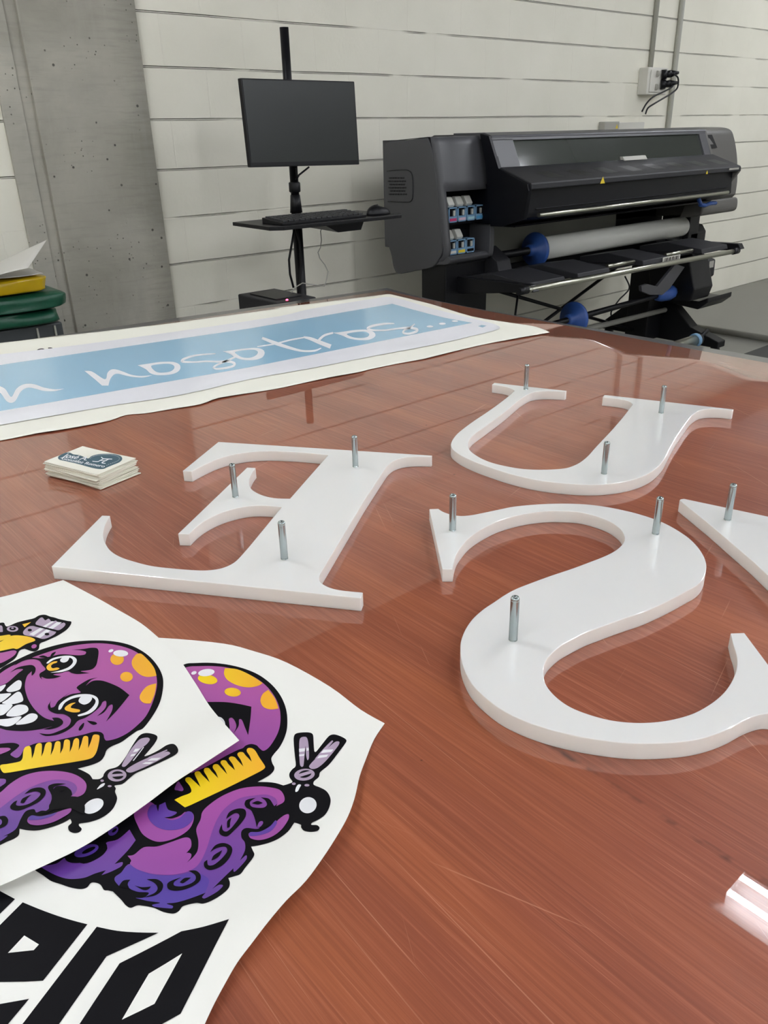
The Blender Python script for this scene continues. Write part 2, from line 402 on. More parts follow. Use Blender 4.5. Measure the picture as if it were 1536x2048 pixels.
# ================================================================== THE SETTING
X0, X1, Y0, CEIL = -3.0, 10.5, -9.5, 3.35
tag(MB().box(X0, X1, WALL_Y, WALL_Y + 0.2, 0, CEIL).build('wall_back', 'block'), kind='structure')
tag(box('wall_left', 'plain', X0 - 0.2, X0, Y0, WALL_Y, 0, CEIL), kind='structure')
tag(box('wall_right', 'plain', X1, X1 + 0.2, Y0, WALL_Y, 0, CEIL), kind='structure')
tag(box('wall_front', 'plain', X0, X1, Y0 - 0.2, Y0, 0, CEIL), kind='structure')
tag(box('floor', 'floor', X0, X1, Y0, WALL_Y, -0.1, 0), kind='structure')
tag(box('ceiling', 'ceiling', X0, X1, Y0, WALL_Y, CEIL, CEIL + 0.1), kind='structure')
# concrete column set into the block wall, with a paler strip and a groove along its left side
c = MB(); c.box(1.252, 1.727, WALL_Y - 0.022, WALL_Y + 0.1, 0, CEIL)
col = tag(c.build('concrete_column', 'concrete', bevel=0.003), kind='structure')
c = MB(); c.box(1.128, 1.208, WALL_Y - 0.012, WALL_Y + 0.1, 0, CEIL); c.box(1.205, 1.256, WALL_Y - 0.002, WALL_Y + 0.1, 0, CEIL)
tag(c.build('trim_1', 'concrete2', bevel=0.003), kind='structure')
tag(box('trim_2', 'ceiling', 6.1, X1, WALL_Y - 0.5, WALL_Y, 2.82, CEIL), kind='structure')      # dark beam high on the wall, beyond the printer
# ceiling lights: twin-tube battens running toward the wall
def fixture(x, y0, L, label):
    t = empty('ceiling_light', (x, y0 + L / 2, 3.24), label, 'light', 'twin tube lights on the ceiling')
    b = MB(); b.prism([(y0 - .02, 3.28), (y0 + L + .02, 3.28), (y0 + L + .02, 3.35), (y0 - .02, 3.35)], x - .13, x + .13)
    b.build('housing', 'fixture', t, 0.004)
    for dx in (-.052, .052): MB().tube((x + dx, y0 + .02, 3.235), (x + dx, y0 + L - .02, 3.235), .013, n=10).build('tube', 'tube', t)
    for yy in (y0, y0 + L - .02): box('socket', 'fixture', x - .075, x + .075, yy, yy + .02, 3.215, 3.285, t)
    return t
LX = [(-1.4, 'first'), (2.49, 'second'), (6.4, 'third')]
for x, w in LX[:]:
    for y0, u in ((-8.2, 'farthest from the block wall'), (-5.8, 'third from the block wall'), (-3.3, 'second from the block wall'), (-0.66, 'nearest to the table'),):
        fixture(x, y0, 1.5, 'twin fluorescent tube light in the %s row from the left, %s' % (w, u))
for x, w in ((0.5, 'between the first and second rows'), (4.4, 'between the second and third rows')):  # extra unseen lights, added to brighten the wall, printer front and media roll
    for y0, u in ((-5.8, 'third from the block wall'), (-3.3, 'second from the block wall')):
        fixture(x, y0, 1.5, 'added twin fluorescent tube light %s, %s' % (w, u))
fixture(7.6, 1.35, 1.5, 'added twin fluorescent tube light, out of view, over the bare floor at the right end of the block wall')  # added fill light for the right of the block wall
fixture(5.4, 0.0, 1.5, 'added twin fluorescent tube light, out of view, to the right of the large printer')  # added to lift the wall brightness, kept outside the table reflection
fixture(-0.1, 1.5, 1.5, 'added twin fluorescent tube light, out of view, over the left corner by the block wall')  # unseen light added to brighten the upper wall at the left

# ================================================================== THE TABLE
tb = empty('work_table', (0.6, 0.4, 0), 'large work table with brown cutting surface under glossy clear cover and grey rim', 'table')
top = [(-0.45, -1.3), (1.600, -1.3), (1.583, 0.60), (1.577, 0.90), (1.570, 1.10), (1.566, 1.25), (1.562, 1.42), (1.571, 1.62), (1.600, 1.80), (1.613, 1.862, 1), (1.48, 1.877), (1.25, 1.899), (0.95, 1.936), (0.52, 1.976), (-0.45, 2.05)]
h0 = lambda x, y: TABLE_Z - 0.0022
m = MB(); sheet(m, cr([(p[0], p[1], 1) if i in (0, 1, 9, 14) else p for i, p in enumerate(top)], True, 5), h0, 0.006, 0, 0.12); m.build('cover_rim', 'rim', tb)
m = MB(); m.box(-0.43, 1.555, -1.28, 1.86, 0.845, 0.891); m.build('tabletop', 'steel_frame', tb, 0.004)
m = MB(); mp = [(-0.42, -1.27), (1.548, -1.27), (1.537, 0.6), (1.539, 0.9), (1.545, 1.1), (1.548, 1.42), (1.560, 1.70), (1.575, 1.822), (0.95, 1.885), (0.52, 1.925), (-0.42, 1.995)]
sheet(m, mp, lambda x, y: TABLE_Z, 0.002, 0, 0.15); m.build('cutting_surface', 'brown', tb)
for x in (-0.36, 1.46):
    for y in (-1.2, 0.3, 1.76): box('leg', 'steel_frame', x, x + 0.06, y, y + 0.06, 0, 0.846, tb, 0.003)
m = MB(); m.box(-0.36, 1.52, 1.765, 1.80, 0.76, 0.846); m.box(-0.36, 1.52, -1.2, -1.165, 0.76, 0.846); m.box(-0.36, -0.325, -1.17, 1.77, 0.76, 0.846); m.box(1.485, 1.52, -1.17, 1.77, 0.76, 0.846); m.build('apron', 'steel_frame', tb)

# ================================================================== ACRYLIC LETTERS
LT = 0.0150
def stud(base_px, parent, h=0.043):
    b = at(base_px, TABLE_Z + LT); m = MB(); r = 0.0039; prof = [(r, -0.010), (r, 0.001)]
    z = 0.001
    while z < h - 0.003:
        prof += [(r * 0.90, z + 0.0003), (r, z + 0.0008)]; z += 0.00115
    prof += [(r * 0.97, h - 0.0012), (r * 0.78, h), (r * 0.45, h), (r * 0.40, h - 0.0016), (0.0001, h - 0.0018)]
    m.lathe(b, prof, 'z', 20); o = m.build('threaded_stud', 'zinc', parent)
    return o
def letter(name, label, px, studs):
    w = [at(p, TABLE_Z + LT) for p in cr(px, True, 7)]
    n = len(w); m = MB()
    vs = [(p.x, p.y, TABLE_Z + LT) for p in w] + [(p.x, p.y, TABLE_Z) for p in w]
    m.add(vs, [list(range(n)), list(range(2 * n - 1, n - 1, -1))]); m.add(vs, [(i, n + i, n + (i + 1) % n, (i + 1) % n) for i in range(n)], 1)
    o = m.build(name, ['acrylic', 'acrylic_edge'])
    b = o.modifiers.new('bevel', 'BEVEL'); b.width = 0.0006; b.segments = 2; b.limit_method = 'ANGLE'; b.angle_limit = math.radians(60)
    tag(o, label, 'letter', 'white acrylic letters on the table')
    bpy.context.view_layer.update()
    for s in studs: stud(s, o)
    return o
A_ = lambda *p: Z(340, 860, 2.8444, p)
B_ = lambda *p: Z(90, 1010, 3.746, p)
C_ = lambda *p: Z(420, 1000, 4.2667, p)
D_ = lambda *p: Z(890, 720, 5.12, p)
F_ = lambda *p: Z(1180, 760, 4.3146, p)
G_ = lambda *p: Z(840, 970, 3.657, p)
H_ = lambda *p: Z(1200, 960, 4.571, p)
I_ = lambda *p: Z(900, 1200, 2.415, p)
letter('acrylic_letter', 'glossy white acrylic letter E lying beside the card stack, three studs standing in it',
    A_((275, 67, 1), (1492, 145, 1), (1486, 152, 1), (1400, 151), (1330, 157), (1280, 172), (1248, 193), (1225, 220, )) + A_((1107, 398, 1),) + C_((960, 598), (936, 640), (932, 668), (945, 700), (985, 730), (1050, 755), (1140, 772), (1305, 788, 1), (1287, 836, 1))
    + B_((48, 460, 1), (427, 78, 1), (487, 80, 1), (468, 112), (448, 155), (437, 200), (436, 235), (450, 282), (490, 340), (560, 385), (660, 420), (800, 455), (970, 475), (1150, 488), (1250, 485), (1330, 470), (1400, 440), (1450, 400))
    + B_((1536, 303, 1),) + A_((635, 438, 1), (540, 430), (455, 432), (370, 447), (280, 475), (200, 515), (150, 551), (108, 592, 1), (45, 590, 1), (438, 213, 1), (487, 215, 1), (466, 245), (452, 280), (454, 318), (475, 345), (530, 372), (600, 387), (682, 390, 1), (900, 142, 1), (780, 130), (650, 122), (540, 120), (440, 127), (350, 142), (270, 165), (190, 200), (122, 236, 1), (72, 232, 1)),
    [(711, 933), (471, 993), (569, 1117)])
letter('acrylic_letter', 'glossy white acrylic letter U, the farthest letter on the brown table',
    D_((505, 233, 1), (805, 268, 1), (1247, 315, 1), (1230, 324, 1), (1100, 318), (1000, 318), (920, 328), (860, 345), (760, 408), (600, 540), (400, 688), (290, 768), (245, 825), (236, 868), (250, 915), (290, 955), (370, 1005), (480, 1050), (620, 1085), (780, 1112), (950, 1122), (1120, 1118), (1240, 1105), (1330, 1075), (1400, 1035), (1470, 975))
    + F_((43, 586), (180, 440), (280, 325), (369, 209, 1), (345, 188), (290, 170), (200, 156), (110, 147, 1), (123, 128, 1), (1240, 253, 1), (1230, 262, 1), (1130, 250), (1020, 250), (950, 262), (900, 290), (855, 335), (750, 485), (690, 590), (660, 650), (630, 700), (585, 750), (520, 798), (430, 840), (330, 870), (200, 892), (60, 903))
    + D_((1400, 1275), (1250, 1265), (1050, 1245), (850, 1210), (650, 1160), (450, 1095), (300, 1040), (180, 985), (110, 940), (72, 905), (60, 872), (66, 840), (88, 800), (130, 750), (210, 685), (300, 620), (420, 540), (540, 455), (650, 370), (712, 313, 1), (690, 298), (650, 281), (600, 268), (540, 258), (482, 250, 1)),
    [(1051.5, 778.5), (1322, 825.5), (1208, 947)])
letter('acrylic_letter', 'glossy white acrylic letter S, largest and nearest of the letters, cut by the right edge',
    G_((68, 175, 1), (135, 173, 1), (160, 190), (195, 205), (240, 218), (300, 225), (370, 220), (450, 205), (560, 182), (680, 158), (800, 145), (930, 137), (1080, 135), (1230, 142), (1380, 162))
    + H_((274, 289), (380, 318), (480, 350), (570, 385), (660, 430), (750, 485), (830, 545), (900, 620), (945, 690), (968, 750), (972, 800), (962, 860), (930, 920), (880, 965), (800, 1010), (700, 1065), (560, 1135), (400, 1205), (250, 1255), (120, 1300))
    + I_((724, 131), (660, 155), (590, 190), (530, 225), (480, 270), (457, 310), (452, 350), (460, 400), (490, 445), (540, 490), (600, 525), (690, 558), (790, 582), (900, 592), (1000, 588), (1090, 573), (1180, 545), (1260, 500), (1320, 450), (1360, 395), (1382, 340), (1387, 290), (1380, 250), (1367, 210), (1355, 160, 1), (1422, 158, 1), (1700, 530, 1), (1620, 560, 1), (1536, 549), (1480, 558), (1420, 582), (1350, 620), (1260, 655), (1150, 680), (1000, 692), (850, 690), (700, 672), (560, 645), (440, 612), (340, 575), (250, 530), (170, 470), (110, 410), (75, 350), (55, 290), (50, 230), (55, 190), (75, 140), (110, 90), (160, 45), (215, 8))
    + G_((620, 803), (700, 760), (800, 720), (950, 665), (1100, 615), (1230, 567), (1350, 520), (1430, 478), (1478, 435), (1497, 390), (1480, 340), (1440, 300), (1380, 262), (1290, 228), (1180, 200), (1060, 190), (930, 190), (800, 205), (680, 230), (560, 268), (470, 312), (400, 355), (345, 400), (300, 455), (270, 500), (252, 550), (240, 615, 1), (163, 615, 1)),
    [(905, 1060), (1311, 1067), (1026, 1279)])
letter('acrylic_letter', 'glossy white wedge-shaped end of an acrylic letter at the right edge beside the S',
    H_((728, 183, 1), (735, 175, 1), (765, 170, 1), (1536, 333, 1), (2100, 452, 1), (2300, 1200, 1), (2060, 1330, 1), (1536, 872, 1), (1400, 745, 1), (1000, 403, 1), (850, 283), (765, 215)),
    [(1455, 1039)])

# ================================================================== BANNER
BZ = TABLE_Z + 0.0006
def wave(x, y):       # the paper lies in shallow waves, strongest along its near edge
    e = math.exp(-((y - (1.30 - 0.12 * (x - 0.3))) / 0.06) ** 2) + 0.5 * math.exp(-((y - 1.90) / 0.05) ** 2)
    return 0.0012 + 0.0012 * math.sin(x * 26 + y * 3) * e + 0.0006 * e
hb = lambda x, y: BZ + wave(x, y)
K1 = lambda *p: Z(0, 560, 2.743, p)
K2 = lambda *p: Z(500, 560, 2.4774, p)
wpoly = lambda px, h, n=6: [(v.x, v.y) for v in (on_surface(p, h) for p in cr(px, True, n))]
wraw = lambda px, h: [(v.x, v.y) for v in (on_surface(p, h) for p in px)]
bn = empty('vinyl_banner', (0.9, 1.5, TABLE_Z), 'sky blue vinyl banner with white handwritten lettering on ivory backing paper', 'banner')
m = MB()
out = K1((-520, 392, 1), (0, 345), (300, 310), (850, 248), (1536, 155)) + K2((120, 140), (400, 105), (660, 72), (690, 70), (720, 76), (900, 120), (1100, 180), (1280, 210), (1400, 228), (1450, 243), (1485, 259, 1), (1200, 310), (1000, 355), (900, 380), (850, 392), (760, 408), (600, 440), (540, 455), (400, 480), (260, 510), (120, 540)) + K1((1200, 645), (1100, 680), (950, 705), (800, 730), (690, 740), (600, 770), (450, 800), (300, 825), (200, 840), (0, 880), (-520, 965, 1))
sheet(m, wpoly(out, hb, 3), hb, 0.0004, 0, 0.02); m.build('backing_sheet', 'backing', bn)
hf = lambda x, y: BZ + 0.0013 + wave(x, y) * 1.15 + 0.0016 * math.exp(-((y - (1.395 - 0.17 * (x - 0.3))) / 0.018) ** 2) * (0.5 + 0.5 * math.sin(x * 17 + 1))
film = K1((-520, 450, 1), (0, 408), (700, 320), (1536, 198)) + K2((300, 143), (640, 88), (690, 84), (760, 98), (900, 140), (1100, 190), (1200, 215), (1238, 232), (1225, 246), (1100, 277), (900, 322), (600, 378), (300, 437), (0, 490)) + K1((1000, 628), (600, 690), (300, 742), (0, 795), (-520, 892, 1))
m = MB(); sheet(m, wpoly(film, hf, 3), hf, 0.0002, 0, 0.02)
bl = K1((-520, 528, 1), (0, 466, 1)) + K2((0, 240, 1), (705, 118, 1), (820, 150), (960, 186), (1102, 212, 1), (0, 432, 1)) + K1((0, 720, 1), (-520, 806, 1))
flat(m, wpoly(bl, hf, 4), hf, 0.00010, 1, 0.02)
flat(m, wraw(K2((1130, 229), (1148, 223), (1172, 227), (1152, 235)), hf), hf, 0.00010, 1)
E2_ = 0.00022
for P in (K1((-60, 560), (0, 583), (30, 600), (62, 642), (90, 598), (130, 573), (185, 572), (240, 590), (300, 600), (352, 597, 1), (300, 610), (240, 609), (190, 596), (150, 592), (115, 612), (80, 668), (40, 668), (0, 618), (-60, 580)),
          K1((463, 499, 1), (505, 503), (575, 545), (590, 510), (610, 492), (640, 492), (680, 505), (720, 520), (770, 527), (835, 523, 1), (790, 535), (740, 534), (690, 525), (650, 515), (625, 520), (605, 545), (595, 580, 1), (560, 580, 1), (520, 545))):
    flat(m, wpoly(P, hf), hf, E2_, 2, 0.02)
for outer, hole in ((K1((755, 468, 1), (810, 460), (880, 450), (950, 450), (985, 465), (988, 490), (965, 510), (920, 521), (860, 522), (825, 512), (800, 490)), K1((830, 472), (880, 462), (930, 461), (955, 472), (953, 490), (930, 504), (880, 509), (850, 500))),
                    (K1((1222, 392, 1), (1260, 388), (1330, 378), (1400, 373), (1440, 382), (1452, 402), (1436, 427), (1390, 440), (1330, 438), (1290, 425), (1260, 405)), K1((1290, 396), (1340, 386), (1395, 384), (1415, 396), (1403, 415), (1370, 427), (1330, 425), (1305, 412))),
                    (K2((410, 262, 1), (450, 258), (520, 248), (580, 247), (615, 260), (620, 280), (590, 296), (540, 298), (490, 290), (455, 275)), K2((480, 268), (530, 258), (570, 257), (590, 268), (583, 282), (550, 288), (510, 284)))):
    flat(m, wpoly(outer, hf), hf, E2_, 2, 0.02); flat(m, wpoly(hole, hf), hf, E2_ + 0.0001, 1, 0.02)
for S_, K in (((((1183, 405, 5), (1130, 408, 8), (1060, 417, 10), (1005, 436, 13), (1000, 448, 13), (1060, 451, 9), (1130, 447, 9), (1200, 449, 10), (1250, 447, 13), (1285, 457, 14), (1280, 472, 12), (1240, 483, 12), (1190, 488, 10), (1172, 481, 10), (1190, 467, 10), (1235, 448, 10), (1275, 430, 10), (1312, 413, 7))), K1),
              (((60, 288, 12), (130, 315, 18), (200, 338, 14), (260, 352, 10), (320, 351, 10), (353, 338, 5)), K2), (((36, 331, 5), (120, 318, 8), (200, 298, 8), (272, 285, 7)), K2),
              (((265, 284, 8), (300, 292, 16), (345, 310, 20), (400, 331, 22)), K2), (((335, 312, 14), (348, 292, 12), (372, 274, 11), (412, 263, 9)), K2),
              (((715, 217, 5), (670, 218, 10), (610, 228, 12), (583, 241, 11), (610, 250, 9), (670, 250, 8), (730, 242, 8), (790, 238, 12), (826, 245, 13), (825, 256, 12), (790, 267, 11), (760, 264, 10), (765, 250, 9), (795, 236, 8), (816, 219, 5)), K2)):
    SK = globals().get('SK', 0) + 1; strip(m, S_, K, hf, E2_ + 0.00006 * SK, 2)
for e in ((892, 231, 16, 5), (953, 217, 17, 5.5), (1015, 204, 16, 4)): flat(m, wraw(K2(*ell(*e)), hf), hf, E2_, 2)
m.build('printed_film', ['film', 'sky', 'white_print'], bn, fix=False)
m = MB()
for S_ in (((198, 391, 5), (215, 381, 5), (235, 379, 5), (250, 386, 5)), ((264, 374, 5), (282, 374, 5), (294, 381, 5))): flat(m, wraw(K1(*stroke(S_)), hb), hb, 0.0003, 0)
m.build('pen_mark', 'ink', bn, fix=False)

# ================================================================== CARD STACK
cz = TABLE_Z + 0.0004
cc = [at(p, TABLE_Z + 0.021) for p in ((87.2, 921.5), (165.3, 893.6), (270.6, 915.8), (199.7, 950.5))]
ctr = sum(cc, Vector()) / 4
ex = ((cc[2] - cc[1]) + (cc[3] - cc[0])).normalized(); LXc, LYc = 0.105, 0.066
ey = Vector((-ex.y, ex.x, 0)); ey = -ey if ey.dot(cc[1] - cc[0]) < 0 else ey
def card_mesh(curl=0.0):
    m = MB(); n = 8
    vs = []; NX = n + 1
    for lay in (0, 1):
        for j in (0, 1):
            for i in range(NX):
                u = i / n - 0.5; v = j - 0.5
                p = ex * (u * LXc) + ey * (v * LYc) + Vector((0, 0, lay * 0.0008 + curl * (abs(2 * u) ** 2.2)))
                vs.append(p)
    q = lambda lay, j, i: lay * 2 * NX + j * NX + i
    fs = []
    for i in range(n):
        fs += [(q(1, 0, i), q(1, 0, i + 1), q(1, 1, i + 1), q(1, 1, i)), (q(0, 1, i), q(0, 1, i + 1), q(0, 0, i + 1), q(0, 0, i)),
               (q(0, 0, i), q(0, 0, i + 1), q(1, 0, i + 1), q(1, 0, i)), (q(1, 1, i), q(1, 1, i + 1), q(0, 1, i + 1), q(0, 1, i))]
    fs += [(q(0, 1, 0), q(0, 0, 0), q(1, 0, 0), q(1, 1, 0)), (q(0, 0, n), q(0, 1, n), q(1, 1, n), q(1, 0, n))]
    m.add(vs, fs); return m
proto = card_mesh(0.0006).build('sticker_card', 'card')
NC = 19
for i in range(NC):
    o = proto if i == 0 else proto.copy()
    if i: COL.objects.link(o)
    a = random.uniform(-3.2, 3.2); dx, dy = random.uniform(-0.003, 0.003), random.uniform(-0.002, 0.002)
    if i == 0: a, dx, dy = -5.5, 0.004, -0.004
    if i == 1: a = 2.0
    if i > NC - 2: a, dx, dy = 0.0, 0, 0
    o.rotation_euler = (0, 0, math.radians(a)); o.location = (ctr.x + dx, ctr.y + dy, cz + i * 0.00108)
    tag(o, 'cream sticker card inside the small stack beside the letter E, below the printed top card', 'card', 'cream cards stacked on the table')
    if i == 0: o['label'] = 'bottom card of the small stack, its right corner sticking out'
    if i == NC - 1: o['label'] = 'top card of the small stack, printed with a slate teal name badge'; topc = o
# print on the top card
me = proto.data.copy(); topc.data = me
topz = cz + (NC - 1) * 0.00108 + 0.0008
hc = lambda x, y: topz + 0.0006 * (abs(2 * ((Vector((x, y, 0)) - ctr).dot(ex) / LXc)) ** 2.2)
T_ = lambda *p: Z(70, 880, 6.98, p)
m = MB()
sil = T_((330, 228), (375, 200), (430, 178), (490, 178), (535, 200), (620, 213), (690, 240), (745, 258), (790, 225), (880, 200), (1000, 192), (1120, 200), (1200, 228), (1217, 268), (1180, 310), (1080, 352), (1000, 385), (960, 403), (880, 405), (760, 380), (600, 335), (450, 300), (345, 277), (322, 255))
flat(m, wpoly(sil, hc, 4), hc, 0.00008, 1, 0.012)
for S_ in (((925, 240, 12), (955, 262, 11), (1010, 266, 11), (1078, 268, 10)), ((960, 262, 10), (915, 285, 10), (875, 303, 11), (802, 298, 11)), ((1030, 268, 11), (985, 290, 11), (950, 308, 11), (935, 322, 11), (985, 328, 10)), ((900, 287, 8), (1000, 291, 8))):
    flat(m, wraw(T_(*stroke(S_)), hc), hc, 0.0002, 2)
arc = [(770, 262), (790, 240), (850, 220), (920, 208), (1000, 203), (1080, 208), (1150, 228), (1180, 255), (1160, 290), (1090, 320), (990, 358)]
aa = cr(arc, False, 8)
for k in range(0, len(aa) - 2, 2): flat(m, wraw(T_(*stroke([(aa[k][0], aa[k][1], 5), (aa[k + 1][0], aa[k + 1][1], 5)], 1)), hc), hc, 0.0002, 2)
def text_polys(s):
    cu = bpy.data.curves.new('t', 'FONT'); cu.body = s; cu.size = 1.0; cu.resolution_u = 3; cu.shear = 0.0
    to = bpy.data.objects.new('t', cu); COL.objects.link(to); dg = bpy.context.evaluated_depsgraph_get(); dg.update()
    me_ = bpy.data.meshes.new_from_object(to.evaluated_get(dg)); vs = [v.co.copy() for v in me_.vertices]; fs = [list(p.vertices) for p in me_.polygons]
    bpy.data.objects.remove(to); bpy.data.meshes.remove(me_); return vs, fs
def text_on(mb, s, a, b, up, mi, h, eps, bold=0.05):
    """Text from point a to b on the surface h, letters as high as a->up."""
    vs, fs = text_polys(s); w = max(v.x for v in vs); hh = max(v.y for v in vs)
    A, B, U = (on_surface(p, h) for p in (a, b, up))
    for dx, dy in ((0, 0), (bold, 0)):
        out = []
        for v in vs:
            p = A + (B - A) * ((v.x + dx) / w) + (U - A) * ((v.y + dy) / hh); out.append((p.x, p.y, h(p.x, p.y) + eps + (dx + dy) * 0.0003))
        mb.add(out, fs, mi)
tp = lambda x, y: (70 + x / 6.98, 880 + y / 6.98)
text_on(m, 'José A.', tp(382, 238), tp(712, 288), tp(450, 190), 2, hc, 0.0002)
text_on(m, 'González Romero', tp(355, 268), tp(955, 386), tp(398, 238), 2, hc, 0.0002)
pr = m.build('printed_badge', ['card', 'teal', 'white_print'], None, fix=False)
topc_m = topc.matrix_basis.copy(); bpy.context.view_layer.update()
pr.parent = topc; pr.matrix_parent_inverse = topc.matrix_world.inverted()

# ================================================================== PRINTED STICKER SHEETS
S3 = lambda *p: Z(0, 1160, 3.84, p)
S4 = lambda *p: Z(0, 1420, 3.84, p)
S5 = lambda *p: Z(300, 1300, 3.657, p)
S6 = lambda *p: Z(60, 1520, 3.072, p)
S7 = lambda *p: Z(0, 1740, 3.072, p)
S8 = lambda *p: Z(380, 1380, 3.0667, p)
def segd(x, y, a, b):
    ax, ay = a; bx, by = b; t = max(0, min(1, ((x - ax) * (bx - ax) + (y - ay) * (by - ay)) / ((bx - ax) ** 2 + (by - ay) ** 2)))
    return math.hypot(x - ax - t * (bx - ax), y - ay - t * (by - ay)), t
_a = at((735, 1600), TABLE_Z); _b = at((430, 2010), TABLE_Z)
def hB(x, y):        # lower sheet: its right edge lifts off the table
    d, t = segd(x, y, (_a.x, _a.y), (_b.x, _b.y))
    return TABLE_Z + 0.0010 + 0.010 * math.exp(-(d / 0.035) ** 2) * (0.35 + 0.65 * math.sin(math.pi * min(1, 0.15 + t * 0.8)))
_c = at((440, 1500), TABLE_Z); _d = at((60, 1740), TABLE_Z)
def hA(x, y):        # upper sheet: lies across the lower one, near edge lifted
    d, t = segd(x, y, (_c.x, _c.y), (_d.x, _d.y))
    return TABLE_Z + 0.0042 + 0.0075 * math.exp(-(d / 0.03) ** 2)
def grad_mat(name, c0, c1, p0, p1, h, rough=0.38):
    a = on_surface(p0, h); b = on_surface(p1, h); d = b - a; L2 = d.x ** 2 + d.y ** 2
    s = NT(name); tc = s.n('TexCoord'); dp = s.n('VectorMath', operation='DOT_PRODUCT')
    sb = s.n('VectorMath', operation='SUBTRACT'); s.l(tc.outputs['Object'], sb.inputs[0]); sb.inputs[1].default_value = (a.x, a.y, 0)
    s.l(sb.outputs[0], dp.inputs[0]); dp.inputs[1].default_value = (d.x / L2, d.y / L2, 0)
    s.l(s.ramp(dp.outputs['Value'], [(0, c0), (1, c1)]), s.b.inputs['Base Color']); s.b.inputs['Roughness'].default_value = rough
    return s.m
def art(mb, layers, h, step=0.007):
    for k, (mi, e, poly) in enumerate(layers):
        smooth = poly[0] if isinstance(poly[0], bool) else True
        if isinstance(poly[0], bool): poly = poly[1:]
        try: flat(mb, wpoly(poly, h, 5) if smooth else wraw(poly, h), h, 0.00010 + 0.00014 * e, mi, step)
        except Exception as ex_: print('ART FAIL', k, ex_)
RAW = lambda l: [False] + l
MI = dict(paper=0, ink=1, pur=2, pink=3, vio=4, yel=5, lil=6, white=7)

# ---- lower sheet
B = []
def b(mname, e, poly): B.append((MI[mname], e, poly))
b('ink', 1, S5((150, 160, 1), (255, 105), (330, 97), (440, 95), (560, 107), (680, 135), (790, 180), (880, 245), (945, 320), (985, 400), (1003, 480), (1003, 570), (985, 640), (950, 710), (905, 765), (888, 795), (895, 830), (910, 860), (903, 888), (870, 920), (788, 967, 1), (860, 968), (920, 975), (975, 992, 1), (1010, 982), (1042, 966))
    + S5((1022, 935), (1020, 905), (1040, 875), (1066, 848), (1060, 780), (1052, 690), (1052, 640), (1068, 613), (1120, 604), (1170, 606), (1192, 622), (1197, 680), (1202, 742), (1214, 746), (1252, 700), (1300, 640), (1325, 622), (1360, 621), (1410, 640), (1437, 662), (1425, 690), (1380, 750), (1310, 840), (1245, 895), (1235, 930), (1200, 962), (1196, 985), (1215, 995))
    + S8((765, 588), (800, 600), (840, 625), (862, 670), (855, 720), (830, 765), (790, 795), (750, 815), (745, 828), (780, 831), (795, 848), (780, 866), (740, 872), (700, 865), (682, 845), (680, 828), (640, 815, 1), (600, 870), (540, 915), (480, 940), (420, 955), (375, 962, 1), (385, 985), (395, 1010), (380, 1040), (340, 1090), (310, 1130), (270, 1145), (235, 1155, 1), (245, 1185), (235, 1220), (190, 1260), (130, 1295), (80, 1312))
    + S6((1020, 880), (940, 900), (915, 930), (880, 945), (820, 935), (760, 910), (700, 898), (660, 895), (620, 910), (590, 895), (560, 860), (510, 810, 1), (480, 803), (455, 800), (430, 765), (380, 755), (350, 785), (310, 795), (250, 785), (190, 765), (130, 745), (80, 710), (20, 672, 1), (-10, 560, 1), (350, 200, 1)))
b('pur', 2, S5((180, 160, 1), (278, 126), (350, 121), (450, 120), (560, 130), (670, 160), (770, 205), (850, 265), (910, 340), (945, 420), (955, 500), (945, 580), (915, 650), (870, 715), (830, 740), (800, 720), (780, 700), (740, 690), (700, 702), (680, 720), (640, 735), (560, 775), (480, 820), (400, 862), (300, 905, 1), (230, 600, 1)))
b('yel', 3, S5((548, 136, 1), (640, 145), (740, 190), (825, 245, 1), (790, 266), (720, 277), (640, 262), (570, 225), (542, 180)))
b('yel', 3, S5(*ell(605, 312, 60, 32, 6)))
b('yel', 3, S5((866, 295, 1), (825, 325), (808, 375), (830, 420), (880, 438), (940, 432, 1), (915, 360)))
b('yel', 3, S5(*ell(422, 218, 72, 34, 10)))
b('white', 4, S5(*ell(413, 170, 60, 26, -7))); b('white', 4, S5(*ell(322, 172, 20, 12, -18)))
b('ink', 3, S5((380, 384, 1), (540, 384), (650, 398), (742, 418, 1), (735, 510), (718, 627, 1), (695, 570), (672, 515), (652, 513), (648, 560), (613, 612, 1), (632, 565), (622, 525), (600, 500), (578, 508), (580, 540), (582, 580), (555, 560), (530, 540), (440, 500, 1)))
b('white', 4, S5((480, 490, 1), (520, 498), (545, 525), (552, 556, 1), (520, 530)))
b('yel', 3, S5((248, 1158), (200, 1150), (165, 1130), (172, 1105), (230, 1075), (300, 1045), (292, 1000), (260, 960), (264, 940), (290, 935), (315, 955), (370, 1006, 1), (352, 965), (328, 915), (332, 897), (360, 892), (385, 920), (438, 972, 1), (418, 930), (395, 890), (402, 868), (430, 868), (450, 890), (500, 942, 1), (483, 900), (460, 865), (467, 843), (495, 840), (520, 865), (565, 913, 1), (545, 870), (517, 830), (527, 812), (555, 813), (575, 840), (622, 883, 1), (605, 840), (578, 800), (592, 783), (620, 788), (640, 810), (683, 856, 1), (665, 810), (640, 770), (652, 752), (680, 752), (700, 775), (745, 821, 1), (730, 780), (708, 743), (717, 722), (745, 722), (770, 740), (800, 790), (842, 855), (832, 875), (790, 900), (600, 995), (400, 1090)))
b('pur', 2, S5((180, 1020), (205, 965), (225, 985), (245, 1020), (235, 1035), (205, 1030)))
b('lil', 2, S5((1092, 680), (1100, 648), (1122, 638), (1148, 645), (1160, 700), (1163, 790), (1152, 808), (1142, 770), (1138, 705), (1130, 780), (1122, 850), (1108, 857), (1097, 840), (1092, 760)))
